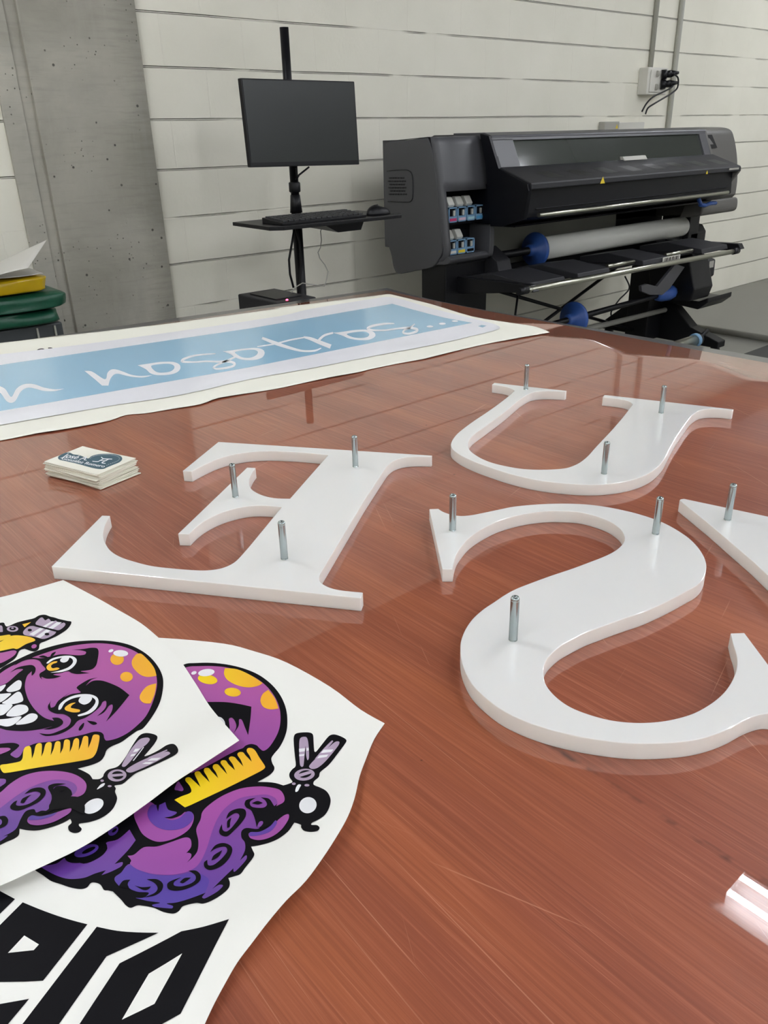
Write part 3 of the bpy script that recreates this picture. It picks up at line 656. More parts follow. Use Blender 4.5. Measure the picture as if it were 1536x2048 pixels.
b('lil', 2, S5((1165, 850), (1230, 780), (1300, 720), (1355, 675), (1385, 675), (1375, 705), (1290, 810), (1230, 862), (1185, 873)))
b('lil', 2, S5((1205, 800, 1), (1260, 735), (1330, 665), (1339, 672), (1290, 730), (1228, 788)))
for q in ((1090, 726, 1135, 722, 1132, 745, 1091, 750), (1144, 720, 1161, 719, 1162, 738, 1146, 742), (1091, 768, 1130, 765, 1127, 778, 1092, 782), (1270, 733, 1342, 731, 1326, 750, 1248, 758), (1238, 775, 1306, 768, 1292, 786, 1222, 797)): b('white', 3, RAW(S5(*[(q[i], q[i + 1]) for i in (0, 2, 4, 6)])))
b('lil', 3, S5(*ell(1130, 916, 75, 43, -6))); b('ink', 4, S5(*ell(1134, 912, 48, 27, -12))); b('lil', 5, RAW(S5((1085, 914), (1176, 888), (1182, 908), (1092, 936))))
b('lil', 2, S5(*ell(1052, 981, 14, 9))); b('lil', 2, S5(*ell(1148, 992, 18, 9))); b('white', 2, S5((1085, 987), (1105, 990), (1095, 1010), (1082, 1035), (1064, 1039), (1068, 1010)))
b('white', 2, S5(*ell(1155, 1138, 64, 58, -20)))
# tentacles
b('pur', 2, S6((60, 655, 1), (160, 640), (230, 600), (330, 640), (430, 600), (475, 550), (470, 510), (540, 490), (612, 430, 1), (650, 495, 1), (600, 560), (520, 642, 1), (568, 630), (562, 655), (500, 688), (440, 710, 1), (467, 680, 1), (400, 700), (330, 727), (240, 733), (170, 715), (100, 680)))
b('ink', 3, S6(*ell(345, 568, 135, 58, -18))); b('vio', 4, S6(*ell(348, 562, 78, 32, -20))); b('ink', 5, S6(*ell(362, 560, 45, 12, -25)))
b('ink', 3, S6(*ell(520, 445, 62, 42, -40))); b('vio', 4, S6(*ell(512, 440, 36, 24, -40))); b('ink', 5, S6(*ell(520, 438, 18, 8, -40)))
b('pink', 2, S6((640, 330), (700, 270), (745, 262), (800, 300), (900, 322), (960, 322), (1000, 330), (1006, 370), (980, 425), (920, 470), (840, 500), (770, 502), (700, 465), (665, 410)))
b('vio', 3, S6((722, 330), (745, 280), (790, 280), (832, 262, 1), (850, 308), (903, 325), (870, 350), (825, 356, 1), (870, 372), (920, 358), (965, 320), (1000, 330), (1000, 372), (945, 420), (860, 435), (790, 420), (740, 380)))
b('ink', 4, S6((788, 322, 1), (778, 280), (800, 255), (860, 235), (960, 300), (1000, 315), (960, 318), (925, 345), (870, 364), (825, 357, 1), (870, 350), (903, 326), (850, 308), (833, 263), (800, 272), (792, 300)))
b('pur', 2, S6((618, 640), (560, 695), (525, 720), (522, 745), (548, 777, 1), (600, 740), (605, 785), (660, 812), (730, 818), (700, 848), (650, 850, 1), (720, 868), (800, 880), (752, 893), (768, 905), (870, 915), (878, 900), (840, 885), (900, 878), (980, 855), (1080, 818, 1), (1058, 845), (1075, 853), (1150, 812), (1186, 775), (1160, 770), (1120, 795, 1), (1180, 735), (1250, 668, 1), (1255, 690), (1290, 660), (1330, 612), (1328, 588), (1290, 620, 1), (1320, 560), (1320, 510), (1300, 480), (1300, 440), (1330, 420), (1395, 426), (1425, 408), (1432, 385), (1410, 385), (1397, 405, 1), (1385, 350), (1372, 315), (1420, 300), (1500, 287, 1), (1525, 260), (1505, 225), (1460, 205), (1383, 205), (1290, 225), (1200, 285), (1145, 350), (1100, 440), (1060, 550), (1020, 640), (960, 690), (890, 700), (740, 690)))
b('vio', 2.5, S6((618, 650), (560, 697), (527, 722), (524, 745), (548, 777, 1), (600, 742), (605, 785), (660, 812), (730, 818), (700, 848), (650, 850, 1), (720, 868), (800, 880), (752, 893), (768, 905), (870, 915), (878, 900), (840, 885), (900, 878), (980, 855), (1075, 820, 1), (1100, 740), (1040, 700), (980, 698), (900, 712), (740, 705)))
b('pink', 3, S6((600, 592, 1), (640, 585), (700, 540), (780, 535), (860, 510), (950, 480), (985, 488), (992, 530), (975, 560), (925, 610, 1), (960, 576), (990, 580), (988, 605), (963, 635, 1), (1003, 600), (1030, 560), (1035, 500), (1022, 430), (1048, 370), (1060, 322), (1100, 280), (1180, 225), (1290, 180), (1400, 166), (1480, 172), (1536, 188))
    + S8((578, 655), (575, 690), (530, 716, 1), (536, 690), (518, 663), (470, 645), (400, 650)) + S6((1290, 238), (1210, 290), (1160, 350), (1120, 440), (1085, 550), (1040, 640), (980, 685), (900, 706), (820, 709), (740, 700), (660, 675), (616, 642), (622, 620)))
b('ink', 4, S6((718, 737, 1), (780, 737), (817, 765), (808, 808), (765, 838), (698, 849, 1), (765, 822), (785, 792), (765, 760))); b('ink', 4, S6((643, 775, 1), (690, 786), (745, 782, 1), (722, 802), (690, 800))); b('ink', 4, S6((548, 777, 1), (575, 745), (618, 740, 1), (600, 765), (608, 790), (575, 790)))
b('ink', 4, S6((975, 685, 1), (1020, 684), (1048, 710), (1045, 745), (1010, 775), (950, 800), (890, 808), (850, 796), (845, 765), (872, 745), (930, 725, 1), (888, 752), (887, 775), (930, 781), (985, 765), (1017, 740), (1014, 710))); b('ink', 4, S6((920, 756, 1), (950, 730), (990, 727, 1), (967, 745), (940, 762)))
b('ink', 4, S6((1108, 570, 1), (1140, 528), (1190, 514), (1235, 533), (1242, 570), (1215, 620), (1170, 660), (1110, 681), (1075, 665), (1070, 635), (1090, 618, 1), (1095, 650), (1130, 648), (1180, 608), (1212, 565), (1200, 538), (1150, 545))); b('ink', 4, S6((1115, 622, 1), (1130, 590), (1182, 558, 1), (1165, 592), (1140, 612)))
b('ink', 4, S6((1205, 367, 1), (1225, 325), (1275, 303), (1320, 308), (1327, 345), (1300, 390), (1260, 432), (1215, 472), (1175, 466), (1163, 440), (1180, 398, 1), (1185, 435), (1213, 442), (1252, 405), (1287, 350), (1262, 330))); b('ink', 4, S6((1212, 422, 1), (1213, 380), (1238, 358, 1), (1230, 390), (1228, 415)))
b('ink', 4, S6((1318, 275, 1), (1330, 250), (1388, 236, 1), (1352, 262), (1365, 292), (1430, 298), (1456, 280), (1445, 252), (1418, 234, 1), (1470, 243), (1500, 286)) + S8((530, 717, 1), (575, 697), (620, 700), (605, 763, 1), (580, 770), (545, 795), (490, 828), (445, 850), (410, 845, 1), (400, 800), (385, 760), (372, 740), (345, 725))); b('ink', 4, S6((1363, 270, 1), (1398, 256), (1432, 268, 1), (1400, 278)))
b('pur', 5, S8((412, 845, 1), (425, 815), (445, 810), (448, 825), (430, 845)))
b('pink', 4, S8((606, 768), (603, 800), (560, 862), (500, 905), (430, 925), (375, 915), (360, 893), (368, 880), (420, 880), (490, 855), (540, 802), (580, 772)))
b('vio', 5, S8((362, 892), (372, 877), (430, 874), (490, 842), (525, 805), (533, 825), (495, 872), (430, 896), (372, 902)))
for q in (S7((140, 200, 1), (250, 245), (360, 285), (460, 315), (538, 335, 1), (265, 682, 1), (150, 688, 1), (0, 690, 1), (-200, 690, 1), (-200, 540, 1)),
          S7((-120, 90, 1), (0, 130, 1), (93, 180, 1), (-130, 400, 1)), S7((-200, 850, 1), (0, 825, 1), (180, 793, 1), (-60, 1080, 1), (-200, 1080, 1)),
          S7((595, 350, 1), (720, 375), (850, 385), (975, 387, 1), (655, 532, 1), (365, 946, 1), (270, 1080, 1), (35, 1080, 1), (140, 946, 1)),
          S7((1115, 378, 1), (1250, 350), (1407, 303, 1), (1110, 885, 1), (1000, 946, 1), (760, 1090, 1), (385, 1090, 1), (490, 946, 1), (735, 575, 1))): b('ink', 1, q)
b('paper', 2, S7((150, 405, 1), (240, 460, 1), (208, 495, 1), (50, 512, 1))); b('paper', 2, S7((1120, 515, 1), (950, 825, 1), (750, 922, 1), (915, 640, 1)))

def grads(tagn, h, hp0, hp1, y0, y1):
    return [MATS['paper'], MATS['ink'], grad_mat('purple_print_' + tagn, srgb(176, 88, 156), srgb(92, 54, 148), hp0, hp1, h),
            grad_mat('pink_print_' + tagn, srgb(196, 96, 166), srgb(140, 66, 152), hp0, hp1, h), grad_mat('violet_print_' + tagn, srgb(124, 66, 156), srgb(78, 54, 152), hp0, hp1, h),
            grad_mat('yellow_print_' + tagn, srgb(244, 212, 20), srgb(242, 176, 46), y0, y1, h), MATS['lilac'], MATS['white_print']]
m = MB()
sheet(m, wpoly(Z(0, 1150, 1.9692, [(-620, 180, 1), (100, 225), (625, 247), (880, 270), (1000, 300), (1130, 345), (1300, 440), (1420, 530), (1515, 584, 1)])
    + S8((1130, 300), (1080, 420), (1040, 530), (1010, 660), (970, 770), (910, 880), (820, 1020), (710, 1170), (590, 1290), (480, 1420), (380, 1550), (290, 1670), (220, 1790), (150, 1920), (90, 2048), (-20, 2300, 1)) + [(-330, 2200, 1)], hB, 4), hB, 0.0003, 0, 0.006)
art(m, B, hB)
sb = m.build('printed_sheet', grads('lower', hB, (500, 1360), (300, 1800), (380, 1560), (530, 1540)), fix=False)
tag(sb, 'lower white sticker sheet with purple octopus print and bold black lettering along its bottom', 'sheet', 'printed octopus sheets on the table')

# ---- upper sheet
B = []
b('ink', 1, S3((-130, 820, 1), (0, 688), (100, 630), (250, 560), (400, 510), (550, 478), (700, 466), (850, 470), (980, 495), (1080, 540), (1160, 600), (1222, 680), (1252, 760), (1250, 850), (1225, 950), (1170, 1050), (1100, 1140))
    + S4((1050, 165), (1000, 200), (930, 250), (860, 280), (820, 310), (802, 355), (770, 395), (700, 425), (598, 452, 1), (650, 475), (690, 500), (712, 533, 1), (760, 532), (790, 515), (800, 490), (830, 460), (905, 435), (960, 370), (1020, 270), (1070, 200), (1110, 180), (1160, 182), (1203, 198), (1208, 222), (1180, 270), (1130, 330), (1110, 356), (1150, 345), (1220, 310), (1280, 272), (1330, 262), (1360, 285), (1368, 320), (1340, 350), (1240, 400), (1130, 450), (1040, 490), (990, 530), (940, 570), (882, 582), (890, 605), (884, 630), (900, 680), (880, 740), (840, 790), (770, 835), (690, 862), (610, 875), (607, 890), (628, 915), (610, 940), (570, 947), (532, 930), (525, 895), (550, 868), (540, 838, 1), (480, 870), (400, 900), (300, 925), (220, 926), (150, 914, 1), (145, 960), (110, 990), (50, 1015), (0, 1040), (-130, 1090, 1)))
b('pur', 2, S3((-130, 840, 1), (0, 722), (120, 650), (300, 580), (500, 518), (700, 490), (850, 495), (980, 525), (1070, 570), (1140, 630), (1190, 700), (1206, 780), (1200, 850), (1170, 950), (1120, 1050))
    + S4((1050, 125), (980, 180), (900, 220), (820, 238), (802, 220), (795, 190), (770, 172), (720, 170), (640, 192), (500, 222), (400, 245), (300, 255), (250, 268), (190, 300), (160, 350), (130, 370), (100, 360), (82, 340), (130, 300), (148, 272), (100, 255), (0, 262), (-130, 280, 1)))
b('ink', 3, S3((-130, 880, 1), (0, 818), (60, 790), (140, 720), (178, 690), (130, 690), (78, 716, 1), (130, 678), (200, 660), (250, 658), (274, 680), (268, 715), (245, 738), (245, 705, 1), (210, 740), (193, 800), (195, 850), (220, 925), (270, 1000), (340, 1060), (415, 1085, 1), (400, 1062, 1), (450, 1062), (483, 1085), (480, 1112), (440, 1137), (380, 1152), (335, 1150, 1), (405, 1128, 1), (300, 1152), (180, 1165), (60, 1158), (0, 1142), (-130, 1110, 1)))
for q in (((50, 850), (95, 805), (140, 775), (165, 785), (165, 820), (148, 848), (80, 866)), ((18, 952), (60, 920), (130, 866), (160, 870), (180, 920), (168, 940), (100, 957)), ((50, 1046), (90, 990), (140, 963), (200, 968), (220, 1000), (198, 1027), (130, 1052)),
          ((122, 1113), (170, 1070), (230, 1032), (278, 1035), (290, 1060), (258, 1093), (190, 1112)), ((-100, 1070), (-20, 1075), (60, 1070), (165, 1053), (118, 1108), (60, 1130), (0, 1120), (-80, 1100)), ((-100, 890), (0, 880), (85, 876), (58, 908), (0, 946), (-100, 960)), ((-100, 975), (15, 960), (98, 963), (42, 1030), (0, 1046), (-100, 1050)), ((-60, 850), (0, 822), (46, 809), (10, 858), (-60, 875))): b('white', 4, S3(*q))
b('ink', 3, S3((325, 770, 1), (305, 745), (308, 720), (350, 690), (325, 655), (300, 622), (250, 612), (180, 625), (105, 665, 1), (170, 615), (240, 600), (320, 605), (400, 588), (480, 574), (600, 582), (650, 577), (660, 560), (620, 548), (552, 540, 1), (640, 533), (700, 524), (745, 528), (758, 555), (750, 620), (735, 665), (700, 692), (620, 705), (690, 718, 1), (600, 726), (550, 718), (525, 705), (480, 715), (410, 730), (472, 742, 1), (420, 758), (360, 762), (320, 748)))
b('pur', 4, S3((560, 541, 1), (620, 545), (660, 556), (655, 572), (615, 583), (585, 565)))
b('white', 4, S3((358, 642), (400, 608), (480, 588), (550, 588), (588, 612), (582, 650), (540, 690), (470, 712), (388, 716, 1), (460, 700), (525, 675), (560, 640), (556, 612), (530, 600), (475, 602), (410, 620), (372, 645)))
b('white', 5, S3((468, 612), (500, 592), (532, 600), (520, 628), (490, 640), (465, 630))); b('yel', 4, S3((440, 628), (405, 633), (370, 655), (358, 680), (380, 701), (430, 698), (458, 685), (440, 677), (405, 682), (393, 665), (410, 648), (435, 640)))
b('ink', 3, S3((396, 928, 1), (370, 970), (380, 1005), (430, 1030), (490, 1035), (535, 1060), (545, 1090), (520, 1130), (450, 1165), (380, 1187), (300, 1180, 1), (350, 1202), (430, 1195), (500, 1170), (560, 1130), (600, 1085), (660, 1060), (720, 1020), (770, 975), (790, 940), (815, 935), (815, 975), (790, 1010), (745, 1050, 1), (800, 1020), (838, 970), (865, 963), (860, 1010), (815, 1092, 1), (900, 1005), (995, 888, 1), (920, 830), (830, 790), (770, 775), (710, 780), (660, 815, 1), (700, 772), (752, 753, 1), (690, 765), (630, 797), (590, 828), (605, 850), (618, 868), (550, 880), (490, 905, 1), (540, 866, 1), (450, 930), (420, 975), (392, 985, 1), (385, 955)))
b('white', 4, S3((450, 1000), (460, 960), (520, 912), (600, 885), (690, 883), (745, 905), (758, 945), (740, 990), (690, 1030), (608, 1052), (598, 1042), (670, 1015), (720, 970), (735, 930), (700, 903), (640, 900), (560, 915), (500, 948), (470, 995)))
b('white', 5, S3((605, 930), (625, 902), (670, 893), (708, 910), (690, 945), (650, 963), (615, 950))); b('yel', 4, S3((582, 947), (540, 955), (500, 985), (505, 1005), (560, 1021), (610, 1018), (614, 1002), (575, 993), (545, 985), (555, 965)))
for q in (((605, 1157), (613, 1130), (645, 1100), (642, 1130), (622, 1158)), ((668, 1083, 1), (730, 1093), (746, 1108), (720, 1117), (692, 1105)), ((300, 592), (335, 583), (372, 600), (320, 599)), ((388, 592), (400, 567), (430, 555), (412, 582))): b('ink', 3, S3(*q))
b('yel', 3, S3(*ell(900, 612, 52, 44))); b('yel', 3, S3((1048, 572, 1), (1015, 620), (1020, 670), (1070, 725), (1130, 748), (1203, 740, 1), (1185, 680), (1140, 620), (1085, 570))); b('yel', 3, S3(*ell(972, 747, 48, 38))); b('yel', 3, S3((1201, 798, 1), (1130, 820), (1080, 880), (1076, 920), (1110, 950), (1157, 952, 1), (1188, 880)))
b('white', 4, S3(*ell(928, 568, 57, 25, 2))); b('white', 4, S3(*ell(853, 548, 20, 11, -20)))
b('yel', 3, S4((5, 428), (60, 418), (130, 405), (160, 395), (175, 370), (180, 320), (195, 290), (225, 280), (240, 300), (246, 378, 1), (262, 335), (275, 278), (300, 258), (322, 268), (319, 362, 1), (335, 325), (350, 268), (375, 250), (398, 262), (390, 352, 1), (412, 305), (425, 256), (445, 243), (465, 255), (463, 340, 1), (485, 295), (495, 240), (518, 230), (538, 245), (536, 328, 1), (555, 285), (568, 235), (590, 220), (608, 235), (605, 315, 1), (625, 265), (640, 213), (660, 203), (678, 215), (678, 298, 1), (700, 245), (715, 200), (740, 192), (765, 205), (755, 280), (735, 340), (700, 375), (600, 398), (300, 445), (40, 488), (10, 465)))
b('lil', 2, S4((936, 430), (965, 370), (1010, 300), (1060, 240), (1090, 221), (1135, 215), (1151, 230), (1130, 262), (1085, 300), (1040, 350), (1000, 400), (960, 438)))
b('ink', 3, S4((1108, 280, 1), (1075, 320), (1018, 400, 1), (1050, 380), (1085, 340))); b('white', 4, RAW(S4((1103, 288), (1107, 292), (1028, 396), (1020, 394))))
b('lil', 2, S4((970, 462), (1060, 405), (1200, 345), (1285, 322), (1308, 335), (1290, 350), (1180, 410), (1060, 465), (1000, 484)))
b('lil', 2, RAW(S4((1283, 306), (1286, 314), (1155, 372), (1140, 366))))
for q in ((1040, 302, 1078, 300, 1056, 322, 1022, 328), (1010, 345, 1044, 340, 1036, 354, 1000, 362), (1165, 374, 1238, 370, 1205, 392, 1132, 394), (1118, 405, 1182, 402, 1152, 420, 1092, 418)): b('white', 3, RAW(S4(*[(q[i], q[i + 1]) for i in (0, 2, 4, 6)])))
b('lil', 3, S4(*ell(900, 507, 72, 46, -5))); b('ink', 4, S4(*ell(905, 506, 46, 31))); b('lil', 5, RAW(S4((858, 500), (952, 494), (952, 512), (858, 520))))
b('lil', 2, S4(*ell(785, 546, 13, 9))); b('lil', 2, S4(*ell(843, 588, 15, 8))); b('white', 2, S4((745, 612), (775, 575), (805, 565), (798, 585), (770, 602)))
b('white', 2, S4(*ell(718, 741, 84, 50, -28)))
b('pur', 2, S4((-130, 830, 1), (0, 750), (130, 650), (250, 580), (380, 535), (480, 535), (560, 560), (592, 600), (580, 640), (545, 668, 1), (543, 620), (500, 588), (430, 592), (400, 640), (397, 700), (378, 735), (372, 775), (320, 776), (280, 790), (262, 765), (200, 780), (160, 840), (120, 920), (25, 975, 1), (60, 968), (0, 1012), (-130, 1060, 1)))
b('pink', 3, S4((-130, 720, 1), (0, 640), (80, 570), (180, 510), (300, 478), (430, 472), (550, 490), (630, 530), (665, 580), (650, 640), (600, 670), (545, 669, 1), (580, 640), (592, 600), (560, 562), (480, 540), (380, 547), (250, 592), (130, 662), (0, 760), (-130, 850, 1)))
b('ink', 4, S4((190, 650, 1), (240, 612), (310, 600), (350, 620), (346, 660), (300, 710), (220, 750), (150, 776), (92, 770), (80, 745), (108, 712), (135, 700, 1), (125, 735), (170, 740), (230, 722), (290, 682), (312, 645), (270, 630))); b('ink', 4, S4((158, 718, 1), (175, 685), (240, 655, 1), (205, 690), (185, 720)))
b('ink', 4, S4((370, 600), (400, 575), (450, 568), (510, 572, 1), (450, 585), (412, 605), (430, 635), (480, 655), (515, 640), (512, 600, 1), (545, 620), (555, 655), (545, 668, 1), (600, 674), (645, 705), (645, 800), (550, 765), (430, 768), (350, 800), (305, 800, 1), (370, 770), (385, 730), (400, 670)))
b('ink', 5, S4((445, 598, 1), (480, 605), (490, 622), (465, 630, 1)))
b('ink', 4, S4((-130, 850), (0, 822), (42, 820), (65, 850), (50, 890), (0, 916), (-130, 940))); b('pur', 5, S4(*ell(-10, 868, 28, 26, -30)))
b('pink', 4, S4((548, 762), (500, 770), (440, 790), (380, 808), (310, 822), (250, 815), (220, 832), (212, 862), (240, 885), (310, 890), (400, 870), (480, 832), (540, 792)))
b('vio', 5, S4((217, 846), (245, 816), (310, 824), (380, 810), (440, 792), (400, 822), (320, 846), (240, 852)))
b('pink', 3, S4((-60, 305), (60, 294), (82, 306), (40, 330), (-60, 360))); b('pur', 3, S4((-60, 540), (20, 532), (46, 540), (38, 570), (-60, 620)))
# clipper and hand at the top left
b('ink', 1, S3((-130, 340, 1), (0, 330), (30, 330), (42, 352), (60, 358), (130, 328), (200, 310), (262, 295), (300, 274), (345, 268), (385, 282), (420, 290), (450, 300), (485, 308), (520, 316), (548, 322), (540, 350), (510, 385), (440, 430), (350, 472), (308, 490), (298, 530), (270, 550), (232, 545), (190, 530, 1), (150, 545), (120, 600), (60, 645), (0, 680), (-130, 720, 1)))
b('lil', 2, S3((275, 342), (300, 302), (325, 290), (348, 312), (375, 300), (400, 325), (430, 315), (455, 340), (490, 330), (503, 345), (480, 372), (445, 388), (350, 370)))
b('lil', 2, S3((178, 402), (205, 370), (240, 356), (300, 360), (400, 380), (432, 395), (415, 422), (340, 455), (270, 440), (190, 425)))
b('white', 3, RAW(S3((225, 420), (398, 320), (420, 322), (258, 432)))); b('white', 3, RAW(S3((275, 440), (440, 325), (475, 330), (310, 448)))); b('ink', 4, S3((270, 345, 1), (350, 368), (440, 390), (436, 402), (340, 378), (262, 358)))
b('ink', 4, S3(*ell(230, 389, 16, 10))); b('ink', 4, S3(*ell(362, 420, 18, 10)))
b('yel', 2, S3((-130, 500, 1), (0, 478), (60, 440), (125, 427), (230, 440), (272, 466), (200, 495), (135, 532), (100, 528), (0, 548), (-130, 560, 1))); b('yel', 2, S3((-130, 440, 1), (0, 432), (70, 422), (82, 430), (0, 472), (-130, 490, 1))); b('yel', 3, S3((172, 344, 1), (240, 327, 1), (190, 366, 1)))
b('lil', 2, S3(*ell(97, 378, 44, 22))); b('ink', 3, S3(*ell(98, 377, 26, 13))); b('lil', 4, S3(*ell(97, 374, 10, 6))); b('lil', 2, S3((-130, 350, 1), (10, 352), (22, 385), (18, 402), (-130, 400, 1)))
b('pur', 2, S3((-130, 560, 1), (0, 562), (100, 543), (128, 552), (110, 582), (60, 615), (0, 642), (-130, 660, 1))); b('pur', 2, S3(*ell(262, 512, 21, 15, -20)))
m = MB()
sheet(m, wpoly(S3((-620, 270, 1), (0, 133), (250, 68), (485, 0, 1), (620, 70), (760, 145), (900, 225), (1080, 330), (1215, 440), (1300, 520), (1400, 640), (1480, 760)) + S5((350, 270), (430, 400), (510, 500), (590, 590), (652, 660, 1), (500, 760), (300, 890)) + S6((900, 130), (700, 280), (500, 420), (300, 545), (60, 660), (-184, 773), (-700, 980, 1)), hA, 4), hA, 0.0003, 0, 0.006)
art(m, B, hA)
sa = m.build('printed_sheet', grads('upper', hA, (300, 1350), (40, 1680), (30, 1540), (200, 1480)), fix=False)
tag(sa, 'upper white sticker sheet showing the whole grinning purple octopus face and a hand holding clippers', 'sheet', 'printed octopus sheets on the table')

# ================================================================== MONITOR STAND
PX, PY = 2.062, 2.955
st = empty('monitor_stand', (PX, PY, 0), 'black pole stand with keyboard tray, standing against the block wall', 'stand')
MB().tube((PX, PY, 0.03), (PX, PY, 1.08), 0.021, n=20).tube((PX, PY, 1.08), (PX, PY, 1.703), 0.0175, n=20).build('pole', 'black_plastic', st)
MB().lathe((PX, PY, 1.11), [(0.021, 0), (0.024, 0.004), (0.024, 0.036), (0.020, 0.040)], n=20).lathe((PX, PY, 1.03), [(0.026, 0), (0.020, 0.07)], n=20).build('collar', 'black_plastic', st)
MB().lathe((PX, PY, 0), [(0.070, 0), (0.070, 0.008), (0.024, 0.014), (0.022, 0.04)], n=32).build('base_plate', 'black_plastic', st)
box('monitor_bracket', 'black_plastic', PX - 0.05, PX + 0.17, 2.912, 2.955, 1.32, 1.42, st, 0.003)
# tray: a thin board with two cut front corners
tz = 1.012
m = MB(); T = [(1.775, 3.00), (1.755, 2.70), (1.80, 2.665), (2.40, 2.665), (2.43, 2.70), (2.43, 3.00)]
n = len(T); m.add([(x, y, tz) for x, y in T] + [(x, y, tz - 0.014) for x, y in T], [list(range(n - 1, -1, -1)), list(range(n, 2 * n))] + [(i, (i + 1) % n, n + (i + 1) % n, n + i) for i in range(n)]); m.build('tray', 'black_plastic', st, 0.002)
m = MB(); m.hexa([(2.10, 2.72, tz - .05), (2.22, 2.72, tz - .05), (2.22, 2.92, tz - .03), (2.04, 2.92, tz - .03), (2.02, 2.70, tz - .016), (2.22, 2.70, tz - .016), (2.22, 2.95, tz - .016), (2.0, 2.95, tz - .016)]); m.build('tray_bracket', 'black_plastic', st)
m = MB(); m.path([onY(p, 2.93) for p in ((590, 448), (585, 480), (578, 520), (580, 548), (587, 575))], 0.005, 6); m.build('cable', 'black_plastic', st)
m = MB(); m.path([onY(p, 2.93) for p in ((590, 448), (599, 485), (602, 530), (600, 570), (596, 590))], 0.005, 6); m.build('cable', 'black_plastic', st)
# monitor
mo = empty('monitor', (2.09, 2.9, 1.22), 'black flat-screen monitor, switched off, mounted on the tall pole', 'monitor')
tl, tr_, bl_, br_ = onY((481, 156), 2.89), onY((709, 163), 2.89), onY((501, 335), 2.87), onY((719, 329), 2.87)
def slab(a, b, c, d, th, off=0):    # front quad (bl, br, tr, tl) pushed back by th along +y
    f = [Vector(v) + Vector((0, off, 0)) for v in (a, b, c, d)]; return [f[0], f[1], f[1] + Vector((0, th, 0)), f[0] + Vector((0, th, 0)), f[3], f[2], f[2] + Vector((0, th, 0)), f[3] + Vector((0, th, 0))]
MB().hexa(slab(bl_, br_, tr_, tl, 0.022)).build('casing', 'black_plastic', mo, 0.003)
lerp = lambda a, b, t: a + (b - a) * t
def quadpt(u, v): return lerp(lerp(bl_, br_, u), lerp(tl, tr_, u), v)
MB().hexa(slab(quadpt(.012, .055), quadpt(.988, .055), quadpt(.988, .985), quadpt(.012, .985), 0.002, -0.0012)).build('screen', 'screen', mo)
m = MB(); m.path([onY(p, 2.93) for p in ((618, 334), (608, 342), (598, 350), (592, 360))], 0.004, 6); m.build('cable', 'black_plastic', mo)
m = MB(); m.path([onY(p, 2.93) for p in ((592, 336), (593, 346), (594, 360))], 0.004, 6); m.build('cable', 'black_plastic', mo)
# keyboard and mouse on the tray
kb = empty('keyboard', (2.02, 2.78, tz), 'black computer keyboard on the tray under the monitor', 'keyboard')
kx0, kx1, ky0, ky1 = 1.815, 2.235, 2.70, 2.84
MB().prism([(ky0, tz), (ky1, tz), (ky1, tz + .022), (ky0, tz + .010)], kx0, kx1).build('keyboard_body', 'black_plastic', kb, 0.002)
for r in range(5):
    for c_ in range(15):
        x = kx0 + .012 + c_ * .0268; y = ky0 + .010 + r * .0255; z = tz + .0105 + (y - ky0) * .0857
        box('key', 'key', x, x + .022, y, y + .020, z, z + .006, kb)
ms = empty('computer_mouse', (2.34, 2.75, tz), 'black computer mouse at the right end of the keyboard tray', 'mouse')
m = MB(); N_, K_ = 20, 8; vs = []
for j in range(K_ + 1):
    ph = math.pi / 2 * j / K_
    for i in range(N_):
        t = 2 * math.pi * i / N_; vs.append((2.338 + 0.062 * math.cos(t) * math.cos(ph) ** 0.8, 2.745 + 0.034 * math.sin(t) * math.cos(ph) ** 0.8, tz + 0.036 * math.sin(ph) * (1 - 0.15 * math.cos(t)) + 0.0))
m.add(vs, [(j * N_ + i, j * N_ + (i + 1) % N_, (j + 1) * N_ + (i + 1) % N_, (j + 1) * N_ + i) for j in range(K_) for i in range(N_)] + [tuple(range(N_ - 1, -1, -1))], 0, True)
m.build('shell', 'black_plastic', ms)
m = MB(); m.lathe((2.312, 2.741, tz + .033), [(0.001, 0), (0.007, 0), (0.007, .007), (0.001, .007)], 'x', 14); m.build('scroll_wheel', 'dark_plastic', ms)
m = MB(); m.path([onY(p, 2.90) for p in ((648, 452), (641, 462), (643, 480), (641, 495), (636, 505), (640, 517), (650, 530), (656, 543), (653, 560), (649, 572), (636, 571), (605, 566), (590, 575), (578, 592))], 0.0022, 6)
tag(m.build('usb_cable', 'socket_grey'), 'thin grey cable hanging in a loop below the keyboard tray', 'cable')
# computer tower on a low black cabinet
pc = empty('computer_tower', (1.83, 2.85, 0.28), 'black desktop computer tower with violet light strip and red led, behind the table', 'computer')
cxa, cxb, cya, cyb, czt = 1.795, 1.985, 2.74, 3.05, 0.717
box('case', 'dark_plastic', cxa, cxb, cya, cyb, 0.29, czt, pc, 0.006)
box('front_panel', 'black_plastic', cxa + .004, cxb - .004, cya - .012, cya, 0.30, czt - .006, pc, 0.003)
box('top_grille', 'black_plastic', cxa + .03, cxb - .03, cya + .06, cyb - .05, czt, czt + .005, pc, 0.002)
box('light_strip', 'violet_led', cxa + .03, cxa + .036, cya - .0145, cya - .012, 0.36, czt - .03, pc); box('light_strip', 'violet_led', cxb - .036, cxb - .03, cya - .0145, cya - .012, 0.36, czt - .03, pc)
q = at((574, 600), czt + 0.001); MB().lathe((q.x, q.y, czt - 0.001), [(0.005, 0), (0.005, 0.004), (0.002, 0.006)], n=12).build('led', 'red_led', pc)
cb = empty('low_cabinet', (1.8, 2.8, 0), 'low black cabinet under the computer tower', 'cabinet')
box('body', 'black_plastic', 1.70, 1.985, 2.72, 3.06, 0, 0.284, cb, 0.004); box('door', 'dark_plastic', 1.71, 1.975, 2.705, 2.72, 0.02, 0.27, cb, 0.003)

